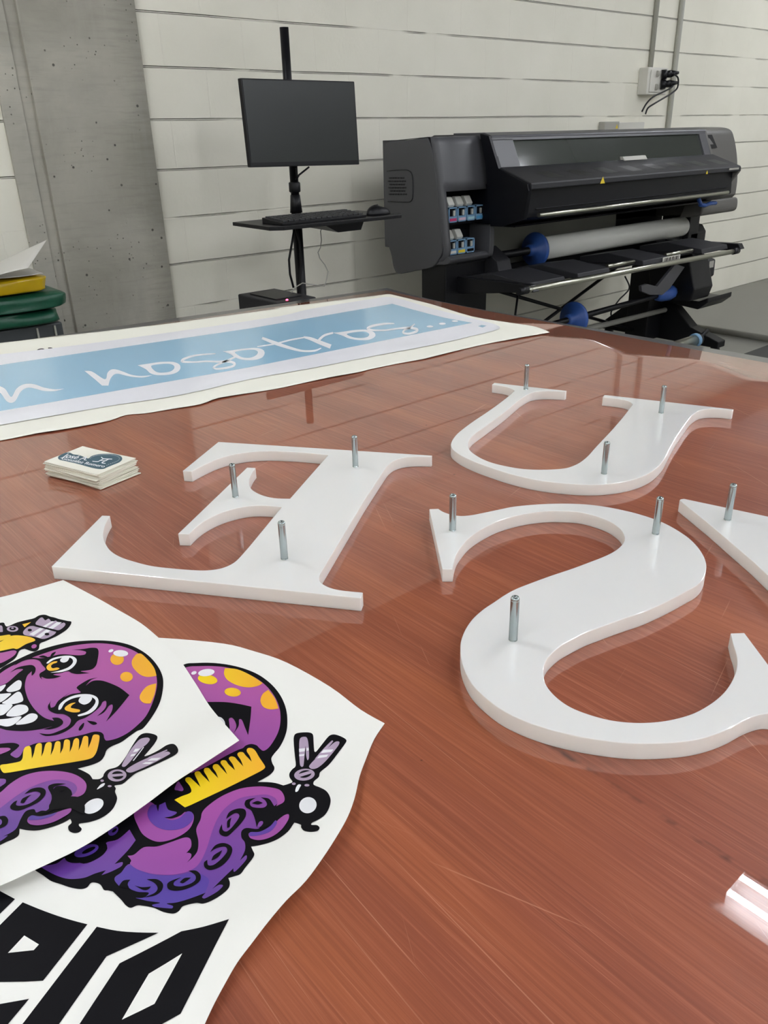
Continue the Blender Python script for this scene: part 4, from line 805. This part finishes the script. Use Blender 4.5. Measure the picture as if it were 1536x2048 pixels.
# ================================================================== WALL SERVICES
def cyl_z(name, mt, x, y, z0, z1, r): return MB().tube((x, y, z0), (x, y, z1), r, n=14).build(name, mt)
tag(cyl_z('conduit', 'conduit', 5.485, WALL_Y - .016, 1.69, 3.34, .016), 'grey conduit running down the wall into the socket box', 'conduit', 'grey conduits on the block wall')
c2 = MB(); c2.tube((5.79, WALL_Y - .018, 0.0), (5.79, WALL_Y - .018, 3.34), .018, n=14)
tag(c2.build('conduit', 'conduit'), 'long grey conduit right of the socket box, running down behind the printer', 'conduit', 'grey conduits on the block wall')
so = empty('socket_box', (5.5, WALL_Y, 1.53), 'white surface-mounted wall socket box above the printer with black plugs in its side', 'socket')
box('box', 'white_plastic', 5.375, 5.62, WALL_Y - .075, WALL_Y, 1.53, 1.695, so, 0.006)
box('front_plate', 'white_plastic', 5.40, 5.60, WALL_Y - .083, WALL_Y - .075, 1.545, 1.68, so, 0.003)
for zz in (1.655, 1.575): MB().lathe((5.46, WALL_Y - .090, zz), [(0.001, 0), (0.020, 0), (0.020, .004), (0.001, .004)], 'x', 16).build('screw_cap', 'socket_grey', so)
def plug(zc, lab, pts):
    y = WALL_Y - .075
    p = empty('plug', (5.56, y, zc), lab, 'plug', 'black plugs in the wall socket')
    m = MB(); m.tube((5.525, y - .006, zc), (5.550, y - .026, zc + .002), .030, .030, 16).tube((5.550, y - .026, zc + .002), (5.575, y - .045, zc + .004), .020, .024, 16).tube((5.575, y - .045, zc + .004), (5.625, y - .075, zc + .010), .024, .009, 16); m.build('plug_body', 'black_plastic', p)
    m = MB(); m.path([onY(q, y - .074) for q in pts], 0.0055, 8); m.build('cord', 'black_plastic', p)
plug(1.652, 'upper black plug in the wall socket box, its cord hanging down to the left', cr([(1347, 148), (1356, 156), (1355, 175), (1344, 186), (1326, 197), (1309, 207), (1296, 216), (1291, 228)], False, 4))
plug(1.592, 'lower black plug in the wall socket box', cr([(1346, 172), (1338, 178), (1324, 185), (1306, 194), (1293, 207), (1284, 223)], False, 4))
jb = empty('junction_box', (5.2, WALL_Y, 1.26), 'small grey and white junction box on the wall just above the printer top', 'box')
box('grey_half', 'socket_grey', 4.965, 5.13, WALL_Y - .05, WALL_Y, 1.25, 1.368, jb, 0.004); box('white_half', 'white_plastic', 5.13, 5.44, WALL_Y - .045, WALL_Y, 1.25, 1.362, jb, 0.004)
m = MB(); m.add([(5.085, WALL_Y - .0515, 1.325), (5.115, WALL_Y - .0515, 1.325), (5.10, WALL_Y - .0515, 1.352)], [(0, 1, 2)]); m.build('warning_mark', 'yellow_tag', jb, fix=False)

# ================================================================== LARGE-FORMAT PRINTER
PN = empty('wide_format_printer', (4.0, 2.95, 0), 'charcoal and black wide-format roll printer on a stand against the block wall', 'printer')
def prof(name, mt, pts, x0, x1, bev=0.004, seg=2): return MB().prism(pts, x0, x1).build(name, mt, PN, bev, seg)
def rnd(pts, n=5): return cr(pts, True, n)
# left end cover: flat side, shoulder that curls over to the front; bay cut out of the front
side = [(3.22, 0.84, 1), (3.215, 1.27, 1), (3.19, 1.290), (3.05, 1.295), (2.915, 1.304, 1), (2.885, 1.25), (2.868, 1.18), (2.850, 1.09), (2.838, 1.02), (2.822, 0.92), (2.812, 0.82), (2.822, 0.790, 1), (2.88, 0.735), (3.00, 0.705), (3.13, 0.677), (3.165, 0.70), (3.185, 0.77)]
prof('side_cover', 'grey_plastic', rnd(side), 2.790, 2.822, 0.010, 3)
ZS = [(1.306, 2.91), (1.302, 2.895), (1.27, 2.886), (1.209, 2.871), (1.12, 2.853), (1.075, 2.843), (1.039, 2.837), (0.92, 2.820), (0.85, 2.810), (0.819, 2.805), (0.79, 2.812), (0.765, 2.84)]
def ring(y0, full):
    a = [(2.790, y0), (2.792, y0 - .012), (2.799, y0 - .022), (2.812, y0 - .030)]
    return a + ([(2.86, y0 - .052), (2.95, y0 - .062), (3.06, y0 - .064), (3.085, y0 - .055), (3.09, y0 - .02)] if full else [])
m = MB(); up = [q for q in ZS if q[0] >= 1.075]; lo = ZS
vs = [(x, y, z) for z, y0 in up for x, y in ring(y0, True)]; W9 = 9
m.add(vs, [(r * W9 + i, r * W9 + i + 1, (r + 1) * W9 + i + 1, (r + 1) * W9 + i) for r in range(len(up) - 1) for i in range(W9 - 1)], 0, True)
m.add([(x, y, 1.306) for x, y in ring(2.91, True)] + [(3.09, 3.24, 1.300), (2.79, 3.24, 1.290)], [list(range(11))])
k0 = ring(2.843, True)[3:]; m.add([(x, y, 1.075) for x, y in k0] + [(3.09, 2.93, 1.068), (2.812, 2.93, 1.068)], [list(range(len(k0) + 2))])
vs = [(x, y, z) for z, y0 in lo for x, y in ring(y0, False)]
m.add(vs, [(r * 4 + i, r * 4 + i + 1, (r + 1) * 4 + i + 1, (r + 1) * 4 + i) for r in range(len(lo) - 1) for i in range(3)], 0, True)
vs = [(2.812, y0 - .03, z) for z, y0 in lo] + [(2.812, 2.93, z) for z, y0 in lo]; L9 = len(lo)
m.add(vs, [(i, i + 1, L9 + i + 1, L9 + i) for i in range(L9 - 1)])
m.box(2.80, 3.09, 2.93, 3.24, 0.80, 1.295)
m.build('shoulder', 'grey_plastic', PN)
m = MB()       # frame round the ink bay
m.prism(rnd([(2.780, 1.10, 1), (2.95, 1.10, 1), (2.95, 0.755, 1), (2.80, 0.755), (2.765, 0.775), (2.762, 0.93)]), 3.066, 3.098)
m.prism(rnd([(2.95, 0.788, 1), (2.785, 0.788, 1), (2.768, 0.775), (2.79, 0.752), (2.95, 0.735, 1)]), 2.800, 3.085)
m.build('bay_frame', 'grey_plastic', PN, 0.005)
m = MB(); m.box(2.813, 3.066, 2.90, 2.93, 0.79, 1.066); m.box(2.813, 3.066, 2.815, 2.90, 0.925, 0.937); m.build('ink_bay', 'dark_navy', PN)
MB().prism([(2.95, 0.75), (2.81, 0.752), (2.83, 0.72), (2.95, 0.70)], 2.90, 3.10).build('bay_underside', 'dark_plastic', PN, 0.004)
m = MB()       # speaker-like vent on the side cover
vent = [onY(p, 3.0) for p in ()]
def side_pt(x, y):
    d = ray(x, y); t = 2.788 / d.x; return Vector((2.788, d.y * t, CH + d.z * t))
loop = cr([(774, 342), (812, 340), (824, 350), (825, 395), (818, 404), (776, 403)], False, 4)
m.path([side_pt(*p) for p in loop], 0.0022, 6)
for r in range(6):
    for c_ in range(7 if r % 2 else 6):
        p = side_pt(780 + (c_ + (r % 2) * -.5) * 5.2 + r * .5, 356 + r * 6.5); m.box(2.7865, 2.7905, p.y - .007, p.y + .007, p.z - .003, p.z + .003)
m.build('side_vent', 'dark_plastic', PN)
# back body and hood
body = [(3.26, 0.80), (3.26, 1.29), (3.19, 1.312), (2.80, 1.312), (2.80, 0.915), (3.03, 0.905), (3.03, 0.80)]
prof('rear_body', 'dark_plastic', body, 3.092, 4.97, 0.01)
hx0, hx1 = 3.09, 4.955
prof('hood_side', 'dark_navy', [(2.81, 1.312), (2.80, 1.312), (2.757, 1.303), (2.690, 1.165), (2.515, 1.102), (2.505, 1.075), (2.525, 0.950), (2.66, 0.912), (2.728, 0.91), (2.742, 1.0), (2.775, 1.2), (2.81, 1.306)], 3.030, 3.052, 0.0)
prof('hood_side', 'grey_plastic2', [(3.0, 1.312), (2.80, 1.312), (2.757, 1.305), (2.690, 1.168), (2.515, 1.106), (2.500, 1.078), (2.585, 0.962), (2.64, 0.955), (3.0, 0.95)], 4.945, 4.968, 0.002)
m = MB()
HB_ = [(2.757, 1.305), (2.692, 1.168)]          # sloping hood face, top to bottom
def hood_pt(t, off=0.0): return (lerp(2.757, 2.692, t) - off, lerp(1.305, 1.168, t) + off * 0.45)
fr = lambda t0, t1: [hood_pt(t0), hood_pt(t1), (hood_pt(t1)[0] + .05, hood_pt(t1)[1]), (hood_pt(t0)[0] + .05, hood_pt(t0)[1])]
m.prism([(2.80, 1.318), (3.0, 1.318), (3.0, 1.29), (2.757, 1.29), (2.750, 1.297), (2.757, 1.306)], 3.045, 4.955)
m.prism(fr(0.04, 0.17), 3.045, 4.955); m.prism(fr(0.10, 1.0), 3.045, 3.19); m.prism(fr(0.10, 1.0), 4.875, 4.955)
m.build('hood_frame', 'grey_plastic', PN, 0.002)
m = MB(); m.prism([(hood_pt(.17)[0] + .01, hood_pt(.17)[1]), (hood_pt(1.0)[0] + .01, hood_pt(1.0)[1]), (hood_pt(1.0)[0] + .016, hood_pt(1.0)[1]), (hood_pt(.17)[0] + .016, hood_pt(.17)[1])], 3.18, 4.88); m.build('window', 'window', PN)
m = MB(); m.prism([(2.675, 1.165), (2.69, 1.185), (2.71, 1.185), (2.70, 1.160)], 4.02, 4.24); m.build('window_handle', 'socket_grey', PN, 0.003)
# visor: sloping shelf with upturned front lip
m = MB(); m.prism([(2.692, 1.170), (2.505, 1.106), (2.500, 1.100), (2.498, 1.080), (2.506, 1.076), (2.54, 1.082), (2.692, 1.135)], 3.045, 4.965); m.build('visor', 'dark_plastic', PN, 0.003)
m = MB()
for k in range(8):
    x = 3.24 + k * 0.222; a_, b_ = (2.545, 2.615)
    z = lambda y: 1.106 + (y - 2.505) / (2.692 - 2.505) * 0.064 + 0.0008
    m = MB(); m.add([(x, a_, z(a_)), (x + .10, a_, z(a_)), (x + .06, b_, z(b_)), (x - .04, b_, z(b_))], [(0, 1, 2, 3)]); m.build('visor_recess', 'black_plastic', PN, fix=False)
for x, sc_ in ((3.56, 1), (4.56, .55)):
    m = MB(); m.add([(x, 2.4965, 1.078), (x + .04 * sc_, 2.4965, 1.078), (x + .02 * sc_, 2.4965, 1.078 + .028 * sc_ + .004)], [(0, 1, 2)]); m.build('warning_mark', 'yellow_tag', PN, fix=False)
box('badge', 'socket_grey', 4.82, 4.93, 2.495, 2.499, 1.088, 1.098, PN)
m = MB(); m.prism([(2.54, 1.085), (2.53, 0.955), (2.66, 0.915), (2.9, 0.915), (2.9, 1.10)], 3.050, 4.948); m.build('front_panel', 'dark_navy', PN, 0.003)
m = MB(); m.prism([(2.528, 0.985), (2.524, 0.99), (2.60, 1.01)], 3.12, 4.9); m.build('panel_ridge', 'dark_plastic', PN)
m = MB(); m.tube((3.105, 2.50, 0.966), (4.85, 2.50, 0.966), 0.010, n=14); m.build('guide_bar', 'bright_steel', PN)
m = MB(); m.prism([(2.62, 0.915), (2.63, 0.905), (2.95, 0.90), (2.95, 0.915)], 3.09, 4.90); m.build('platen', 'black_plastic', PN, 0.003)
m = MB(); m.prism([(2.985, 0.905), (2.975, 0.66), (3.02, 0.66), (3.03, 0.905)], 3.092, 4.45); m.build('inner_panel', 'inner', PN, 0.003)
m = MB(); m.prism([(3.03, 0.905), (3.03, 0.60), (3.08, 0.60), (3.08, 0.905)], 3.05, 5.05); m.prism([(2.96, 0.67), (2.96, 0.58), (3.03, 0.58), (3.03, 0.67)], 3.05, 5.05); m.build('spindle_well', 'black_plastic', PN, 0.003)
# right end cover
rp = [(3.24, 0.85, 1), (3.24, 1.27, 1), (3.2, 1.316), (2.93, 1.316), (2.85, 1.300), (2.815, 1.25), (2.785, 1.17), (2.765, 1.09), (2.750, 1.00), (2.748, 0.915, 1), (2.772, 0.888, 1), (2.772, 0.85), (2.79, 0.822), (2.86, 0.812), (3.1, 0.80)]
prof('right_cover', 'grey_plastic2', rnd(rp), 4.965, 5.44, 0.012, 3)
MB().prism(rnd([(2.772, 0.888, 1), (2.70, 0.905), (2.66, 0.90), (2.655, 0.84), (2.69, 0.82), (2.80, 0.81, 1)]), 4.86, 5.30).build('right_lower_cover', 'grey_plastic2', PN, 0.008)
m = MB(); q0 = [onY(p, 2.80) for p in ((1416, 268), (1442, 269), (1450, 292), (1428, 292))]
for v in q0: v.y = 2.775 if v.z > 1.25 else 2.768
y_ = 2.80
pz0, pz1 = 1.20, 1.275
m.add([(5.02, 2.820, pz1), (5.16, 2.820, pz1), (5.19, 2.788, pz0), (5.05, 2.788, pz0)], [(0, 1, 2, 3)]); m.build('control_panel', 'black_plastic', PN, fix=False)
m = MB(); m.add([(5.045, 2.809, pz1 - .02), (5.115, 2.809, pz1 - .02), (5.135, 2.786, pz0 + .02), (5.065, 2.786, pz0 + .02)], [(0, 1, 2, 3)]); m.build('panel_screen', 'grey_plastic2', PN, fix=False)
m = MB(); m.path([onY(p, 2.58) for p in ((1396, 388), (1398, 400), (1402, 410))], 0.012, 8); m.path([onY(p, 2.58) for p in ((1400, 409), (1410, 411), (1419, 407), (1431, 406))], 0.012, 8); m.build('loading_lever', 'blue_plastic', PN)
m = MB(); m.box(5.00, 5.12, 2.80, 3.0, 0.60, 0.83); m.prism([(2.83, .74), (2.80, .70), (2.80, .64), (2.95, .63), (2.95, .76)], 5.03, 5.22); m.build('spindle_support', 'black_plastic', PN, 0.006)
m = MB(); m.prism([(2.84, .80), (2.74, .74), (2.72, .68), (2.80, .66), (2.90, .68)], 3.10, 3.20); m.prism([(2.76, .66), (2.70, .63), (2.70, .60), (2.80, .60)], 3.18, 3.30); m.build('spindle_support', 'dark_plastic', PN, 0.006)
# spindle and hubs
ry, rz_ = 2.85, 0.744
MB().tube((3.10, ry, rz_), (5.12, ry, rz_), .020, n=16).build('spindle', 'black_plastic', PN)
hubp = [(.020, -.06), (.030, -.055), (.030, -.018), (.084, -.012), (.090, 0), (.088, .012), (.060, .014), (.055, .03)]
def hub(x, y, z, s=1, flip=1, parent=None):
    m = MB(); m.lathe((x, y, z), [(r * s, h * flip) for r, h in hubp], 'x', 32)
    for k in range(6):
        t = math.pi / 3 * k; c0, s0 = math.cos(t), math.sin(t)
        m.tube((x + .012 * flip, y + c0 * .03, z + s0 * .03), (x + .012 * flip, y + c0 * .082 * s, z + s0 * .082 * s), .006, n=6)
    return m.build('roll_hub', 'blue_plastic', parent or PN)
hub(3.525, ry, rz_); 
# loading table below the roll
m = MB(); m.tube((2.875, 2.36, .672), (4.745, 2.36, .652), .014, n=16); m.build('handle_bar', 'bright_steel', PN)
MB().tube((2.82, 2.36, .672), (2.88, 2.36, .672), .017, n=14).build('bar_cap', 'black_plastic', PN); MB().tube((4.742, 2.36, .652), (4.80, 2.36, .652), .018, n=14).build('bar_cap', 'black_plastic', PN)
for x0_, x1_ in ((2.93, 3.20), (3.30, 3.56), (3.86, 4.10), (4.45, 4.74)):
    MB().prism([(2.40, .690), (2.39, .665), (2.62, .66), (2.80, .63), (2.80, .68), (2.62, .712)], x0_, x1_).build('loading_flap', 'dark_plastic', PN, 0.004)
m = MB(); m.prism([(2.48, .672), (2.48, .655), (2.88, .61), (2.88, .64)], 2.98, 4.74); m.build('loading_tray', 'black_plastic', PN, 0.003)
for x0_, x1_ in ((3.60, 3.84), (4.14, 4.42)): MB().tube((x0_, 2.44, .688), (x1_, 2.44, .684), .010, n=12).build('steel_rod', 'bright_steel', PN)
m = MB(); m.box(4.03, 4.20, 2.384, 2.387, .664, .690); m.build('data_label', 'white_plastic', PN)
m = MB()
for k in range(14):
    x = 4.04 + k * .011; m.box(x, x + .002 + (k % 3) * .002, 2.3825, 2.3845, .668, .686)
m.build('data_label_marks', 'ink', PN)
for x in (2.90, 4.80): MB().prism([(2.36, .69), (2.34, .66), (2.80, .60), (2.90, .62), (2.90, .68)], x, x + .045).build('table_arm', 'black_plastic', PN, 0.004)
# legs, feet and braces
box('leg', 'black_plastic', 2.82, 3.12, 2.82, 2.99, 0.05, .76, PN, 0.006)
box('leg', 'black_plastic', 4.70, 5.06, 2.84, 3.0, 0.05, .76, PN, 0.006)
for x in (2.90, 4.86): MB().prism([(2.42, .045), (2.42, .085), (2.62, .15), (2.84, .34), (2.98, .34), (3.30, .085), (3.30, .045)], x, x + .09).build('foot', 'black_plastic', PN, 0.005)
for x in (2.945, 4.905):
    for y in (2.46, 3.26): MB().lathe((x - .02, y, .024), [(.001, 0), (.024, 0), (.024, .04), (.001, .04)], 'x', 16).build('caster', 'dark_plastic', PN)
MB().tube((3.10, 2.96, .62), (4.74, 2.94, .10), .010, n=8).build('brace', 'black_plastic', PN); MB().tube((3.10, 2.93, .10), (4.74, 2.97, .62), .010, n=8).build('brace', 'black_plastic', PN)
MB().tube((3.08, 2.79, .265), (4.745, 2.75, .262), .016, n=12).build('cross_tube', 'rail', PN)
MB().tube((3.40, 2.90, .05), (3.43, 2.87, .55), .006, n=8).build('rod', 'black_plastic', PN)
# take-up reel at the front
MB().tube((3.40, 2.62, .395), (4.80, 2.62, .418), .016, n=14).build('take_up_bar', 'black_plastic', PN)
hub(3.60, 2.62, .398)
m = MB(); m.lathe((4.40, 2.62, .412), [(.020, 0), (.032, .01), (.042, .05), (.046, .14), (.040, .17), (.018, .175)], 'x', 10); m.build('reel_hub', 'blue_plastic', PN)
MB().prism([(2.60, .62), (2.56, .60), (2.50, .43), (2.52, .36), (2.62, .35), (2.80, .40), (2.86, .66)], 4.62, 4.84).build('reel_motor', 'black_plastic', PN, 0.008)
m = MB(); m.prism([(2.64, .57), (2.60, .56), (2.595, .46), (2.63, .44), (2.80, .46), (2.80, .58)], 4.80, 5.02); m.build('reel_control', 'dark_plastic', PN, 0.01)
box('switch_label', 'socket_grey', 4.93, 4.985, 2.592, 2.597, .515, .555, PN)
MB().prism([(2.64, .33), (2.56, .33), (2.50, .36), (2.50, .33), (2.56, .28), (2.80, .30), (2.80, .36)], 4.80, 5.10).build('reel_tray', 'black_plastic', PN, 0.006)
m = MB(); a0, a1, a2 = onY((1305, 582), 2.50), onY((1335, 575), 2.50), onY((1360, 530), 2.50)
pl = [onY(p, 2.52) for p in ((1283, 572), (1295, 568), (1315, 573), (1352, 528), (1370, 534), (1340, 577), (1325, 590), (1300, 590), (1284, 583))]
n = len(pl); m.add([tuple(v) for v in pl] + [(v.x, v.y + .02, v.z) for v in pl], [list(range(n)), list(range(2 * n - 1, n - 1, -1))] + [(i, n + i, n + (i + 1) % n, (i + 1) % n) for i in range(n)]); m.build('sensor_arm', 'grey_plastic', PN, 0.003)

# media on the printer
m = MB(); m.lathe((3.545, ry, rz_), [(.030, 0), (.060, 0), (.060, 1.44), (.030, 1.44)], 'x', 40)
tag(m.build('media_roll', 'roll'), 'wide roll of white vinyl loaded on the printer spindle with blue end hub', 'roll')
m = MB(); m.lathe((3.35, 2.42, .148), [(.020, 0), (.034, 0), (.034, 1.20), (.020, 1.20)], 'x', 28)
lr = m.build('lower_roll', 'bright_steel'); tag(lr, 'silvery tube lying low in front of the printer feet, with blue ring at its end', 'tube')
m = MB(); m.lathe((4.55, 2.42, .148), [(.036, 0), (.042, .004), (.042, .024), (.036, .028)], 'x', 28); m.build('end_ring', 'light_blue', lr)
m = MB(); m.lathe((4.578, 2.42, .148), [(.034, 0), (.034, .03), (.012, .06)], 'x', 20); m.tube((4.60, 2.42, .15), (4.70, 2.42, .19), .012, n=8); m.build('end_cap', 'black_plastic', lr)
for x in (3.45, 4.50): box('cradle', 'black_plastic', x, x + .03, 2.38, 2.46, 0.0, 0.116, lr)

# ink cartridges
def cartridge(x, z0, tagm, lab, cap=True, w=.0575):
    c = empty('ink_cartridge', (x + w / 2, 2.80, z0), lab, 'ink cartridge', 'ink cartridges in the printer bay')
    f = MB(); y = 2.800; h = .066
    f.box(x, x + w, y, y + .05, z0, z0 + .005); f.box(x, x + w, y, y + .05, z0 + h - .005, z0 + h); f.box(x, x + .005, y, y + .05, z0, z0 + h); f.box(x + w - .005, x + w, y, y + .05, z0, z0 + h); f.box(x + .004, x + w - .004, y + .001, y + .04, z0 + .003, z0 + .026)
    f.build('frame', 'light_blue', c); box('opening', 'dark_navy', x + .004, x + w - .004, y + .014, y + .045, z0 + .024, z0 + h - .003, c)
    box('colour_tag', tagm, x + .007, x + w - .007, y - .0015, y + .001, z0 + .006, z0 + .018, c)
    box('contact', 'pale_plastic', x + w - .018, x + w - .008, y + .006, y + .014, z0 + .028, z0 + .052, c)
    if cap: MB().prism([(2.815, z0 + h), (2.806, z0 + h + .012), (2.828, z0 + h + .045), (2.85, z0 + h + .045), (2.85, z0 + h)], x + .006, x + w - .012).build('lever', 'pale_plastic', c, 0.003)
zt, zb = .9375, .7905
for i, (tm, lab, cap) in enumerate((('magenta_tag', 'ink cartridge with magenta tag in the upper row of the printer bay', True), ('pink_tag', 'ink cartridge with pale pink tag in the upper row', True), ('paleblue_tag', 'ink cartridge with pale cyan tag in the upper row', True), ('cyan_tag', 'ink slot with bright cyan tag at the right end of the upper row, no lever', False))):
    cartridge(2.819 + i * .0612, zt, tm, lab, cap)
for i, (tm, lab, cap) in enumerate((('white_plastic', 'ink cartridge with white tag in the lower row of the printer bay', True), ('yellow_tag', 'ink cartridge with yellow tag in the lower row', True), ('ink', 'ink slot with black tag at the right end of the lower row, no lever', False))):
    cartridge(2.819 + i * .0612, zb, tm, lab, cap)

# cable on the wall seen under the printer
m = MB(); m.path([onY(p, WALL_Y - .05) for p in cr([(1250, 553), (1258, 570), (1257, 580), (1248, 590), (1238, 600), (1222, 625), (1228, 642)], False, 4)], .006, 6)
tag(m.build('wall_cable', 'black_plastic'), 'thin dark cable straggling down the wall under the printer', 'cable')
# floor to the right
m = MB(); m.tube((5.42, -0.4, .024), (5.42, 2.92, .024), .022, n=14); tag(m.build('floor_rail', 'rail'), 'long pale grey tube lying on the floor right of the printer', 'rail')
tag(box('platform_mat', 'dark_mat', 4.4, 5.39, -0.4, 2.30, 0.0, 0.012), 'flat dark floor mat beside the grey tube', 'mat')

# ================================================================== STORAGE AT THE LEFT
bn_ = empty('storage_bin', (0.55, 3.05, 0), 'dark grey storage cabinet at the left beside the concrete column', 'cabinet')
box('body', 'bin', 0.0, 1.00, 2.94, 3.30, 0.0, .738, bn_, 0.006)
for x in (0.905, 0.967): box('metal_strip', 'conduit', x, x + .006, 2.934, 2.94, 0.02, .73, bn_)
def lump(name, mt, x0, x1, y0, y1, z0, z1, seed, folds, parent=None, amp=.010):
    rnd_ = random.Random(seed); NX_, NA = 40, 36; vs = []
    ph = [rnd_.uniform(0, 6.28) for _ in range(8)]
    for i in range(NX_ + 1):
        u = i / NX_; x = x0 + (x1 - x0) * u; e = min(1, (1 - abs(2 * u - 1)) * 14) ** 0.4 if 0 < u < 1 else 0.45
        for k in range(NA):
            t = 2 * math.pi * k / NA; c_, s_ = math.cos(t), math.sin(t)
            yy = abs(c_) ** .3 * (1 if c_ > 0 else -1); zz = abs(s_) ** .36 * (1 if s_ > 0 else -1)
            w = 1 + amp * 6 * math.sin(folds * t + ph[0] + u * 3) * .3 + amp * 4 * math.sin(u * 17 + ph[1] + 2 * t)
            zc = (z0 + z1) / 2; hz = (z1 - z0) / 2 * (0.72 + 0.28 * e)
            z = zc + zz * hz * (w if zz > 0 else 1.0) + (0 if zz <= 0 else 0)
            vs.append((x + .006 * math.sin(3 * t + ph[2]) * (u > .9), (y0 + y1) / 2 + yy * (y1 - y0) / 2 * w * (0.8 + .2 * e), max(z0, z)))
    m = MB(); m.add(vs, [(j * NA + i, j * NA + (i + 1) % NA, (j + 1) * NA + (i + 1) % NA, (j + 1) * NA + i) for j in range(NX_) for i in range(NA)] + [tuple(range(NA - 1, -1, -1)), tuple(range(NX_ * NA, NX_ * NA + NA))], 0, True)
    return m.build(name, mt, parent)
g = lump('folded_tarpaulin', 'green_bag', 0.15, 0.985, 2.90, 3.25, .742, .792, 3, 7); tag(g, 'lower folded green tarpaulin at the bottom of the pile on the cabinet', 'tarpaulin', 'green tarpaulins on the cabinet')
g = lump('folded_tarpaulin', 'green_bag', 0.15, 1.010, 2.88, 3.25, .794, .856, 5, 9); tag(g, 'upper folded green tarpaulin, directly under the yellow plastic bag', 'tarpaulin', 'green tarpaulins on the cabinet')
g = lump('yellow_bag', 'yellow_bag', 0.15, 0.955, 2.87, 3.2, .858, .912, 8, 6, amp=.006); tag(g, 'shiny yellow plastic bag folded flat on the green tarpaulins', 'bag')
m = MB(); e_ = onY((27, 645), 2.90); m.lathe((e_.x, 2.894, e_.z), [(.001, 0), (.03, 0), (.03, .003), (.001, .003)], 'x', 18)
# crumpled paper sheets on top, one corner folded up
def paper(name, quad, th, bend, lab):
    m = MB(); N_ = 16; vs = []
    a, b_, c_, d = [Vector(v) for v in quad]
    for j in range(N_ + 1):
        for i in range(N_ + 1):
            u, v = i / N_, j / N_; p = lerp(lerp(a, b_, u), lerp(d, c_, u), v); p.z += bend(u, v); vs.append(p)
    W_ = N_ + 1; n = len(vs)
    top_ = [(j * W_ + i, j * W_ + i + 1, (j + 1) * W_ + i + 1, (j + 1) * W_ + i) for j in range(N_) for i in range(N_)]
    m.add(vs, top_, 0, True); o = m.build(name, 'scrap_paper'); s_ = o.modifiers.new('thickness', 'SOLIDIFY'); s_.thickness = th; s_.offset = 1
    tag(o, lab, 'paper', 'white papers on the left pile'); return o
paper('paper_sheet', ((.30, 2.86, .916), (.945, 2.87, .917), (.96, 3.2, .917), (.30, 3.22, .916)), .001, lambda u, v: .005 * math.sin(7 * u) ** 2 + .004 * v, 'flat white paper sheet lying on the yellow plastic bag')
paper('paper_sheet', ((.30, 2.78, .922), (.875, 2.79, .924), (1.03, 3.02, .930), (.40, 3.1, .928)), .001, lambda u, v: max(0, u - .55) ** 1.5 * .26 * (.35 + .65 * v) + .004 * math.sin(9 * u) ** 2, 'curled white paper sheet whose right corner rises in front of the concrete column')
m = MB(); N_, K_ = 20, 6; vs = []
for j in range(K_ + 1):
    ph = math.pi / 2 * j / K_
    for i in range(N_):
        t = 2 * math.pi * i / N_; vs.append((.86 + .06 * math.cos(t) * math.cos(ph), 3.10 + .05 * math.sin(t) * math.cos(ph), .945 + .022 * math.sin(ph)))
m.add(vs, [(j * N_ + i, j * N_ + (i + 1) % N_, (j + 1) * N_ + (i + 1) % N_, (j + 1) * N_ + i) for j in range(K_) for i in range(N_)] + [tuple(range(N_ - 1, -1, -1))], 0, True)

# ------------------------------------------------------------------ small pieces belong to the part they sit on
NEST = {'led': 'case', 'top_grille': 'case', 'light_strip': 'front_panel', 'screw_cap': 'box', 'window_handle': 'window', 'panel_screen': 'control_panel',
        'badge': 'visor', 'visor_recess': 'visor', 'data_label_marks': 'data_label', 'bar_cap': 'handle_bar', 'colour_tag': 'frame', 'contact': 'frame', 'switch_label': 'reel_control',
        'panel_ridge': 'front_panel', 'tray_bracket': 'tray', 'collar': 'pole', 'key': 'keyboard_body', 'scroll_wheel': 'shell', 'pen_mark': 'backing_sheet', 'side_vent': 'side_cover'}
for root in [o for o in bpy.data.objects if o.parent is None and o.type == 'EMPTY']:
    kids = list(root.children); base = lambda o: o.name.split('.')[0]
    for ch in kids:
        p = next((k for k in kids if base(k) == NEST.get(base(ch))), None)
        if p: ch.parent = p; ch.matrix_parent_inverse = Matrix.Identity(4)
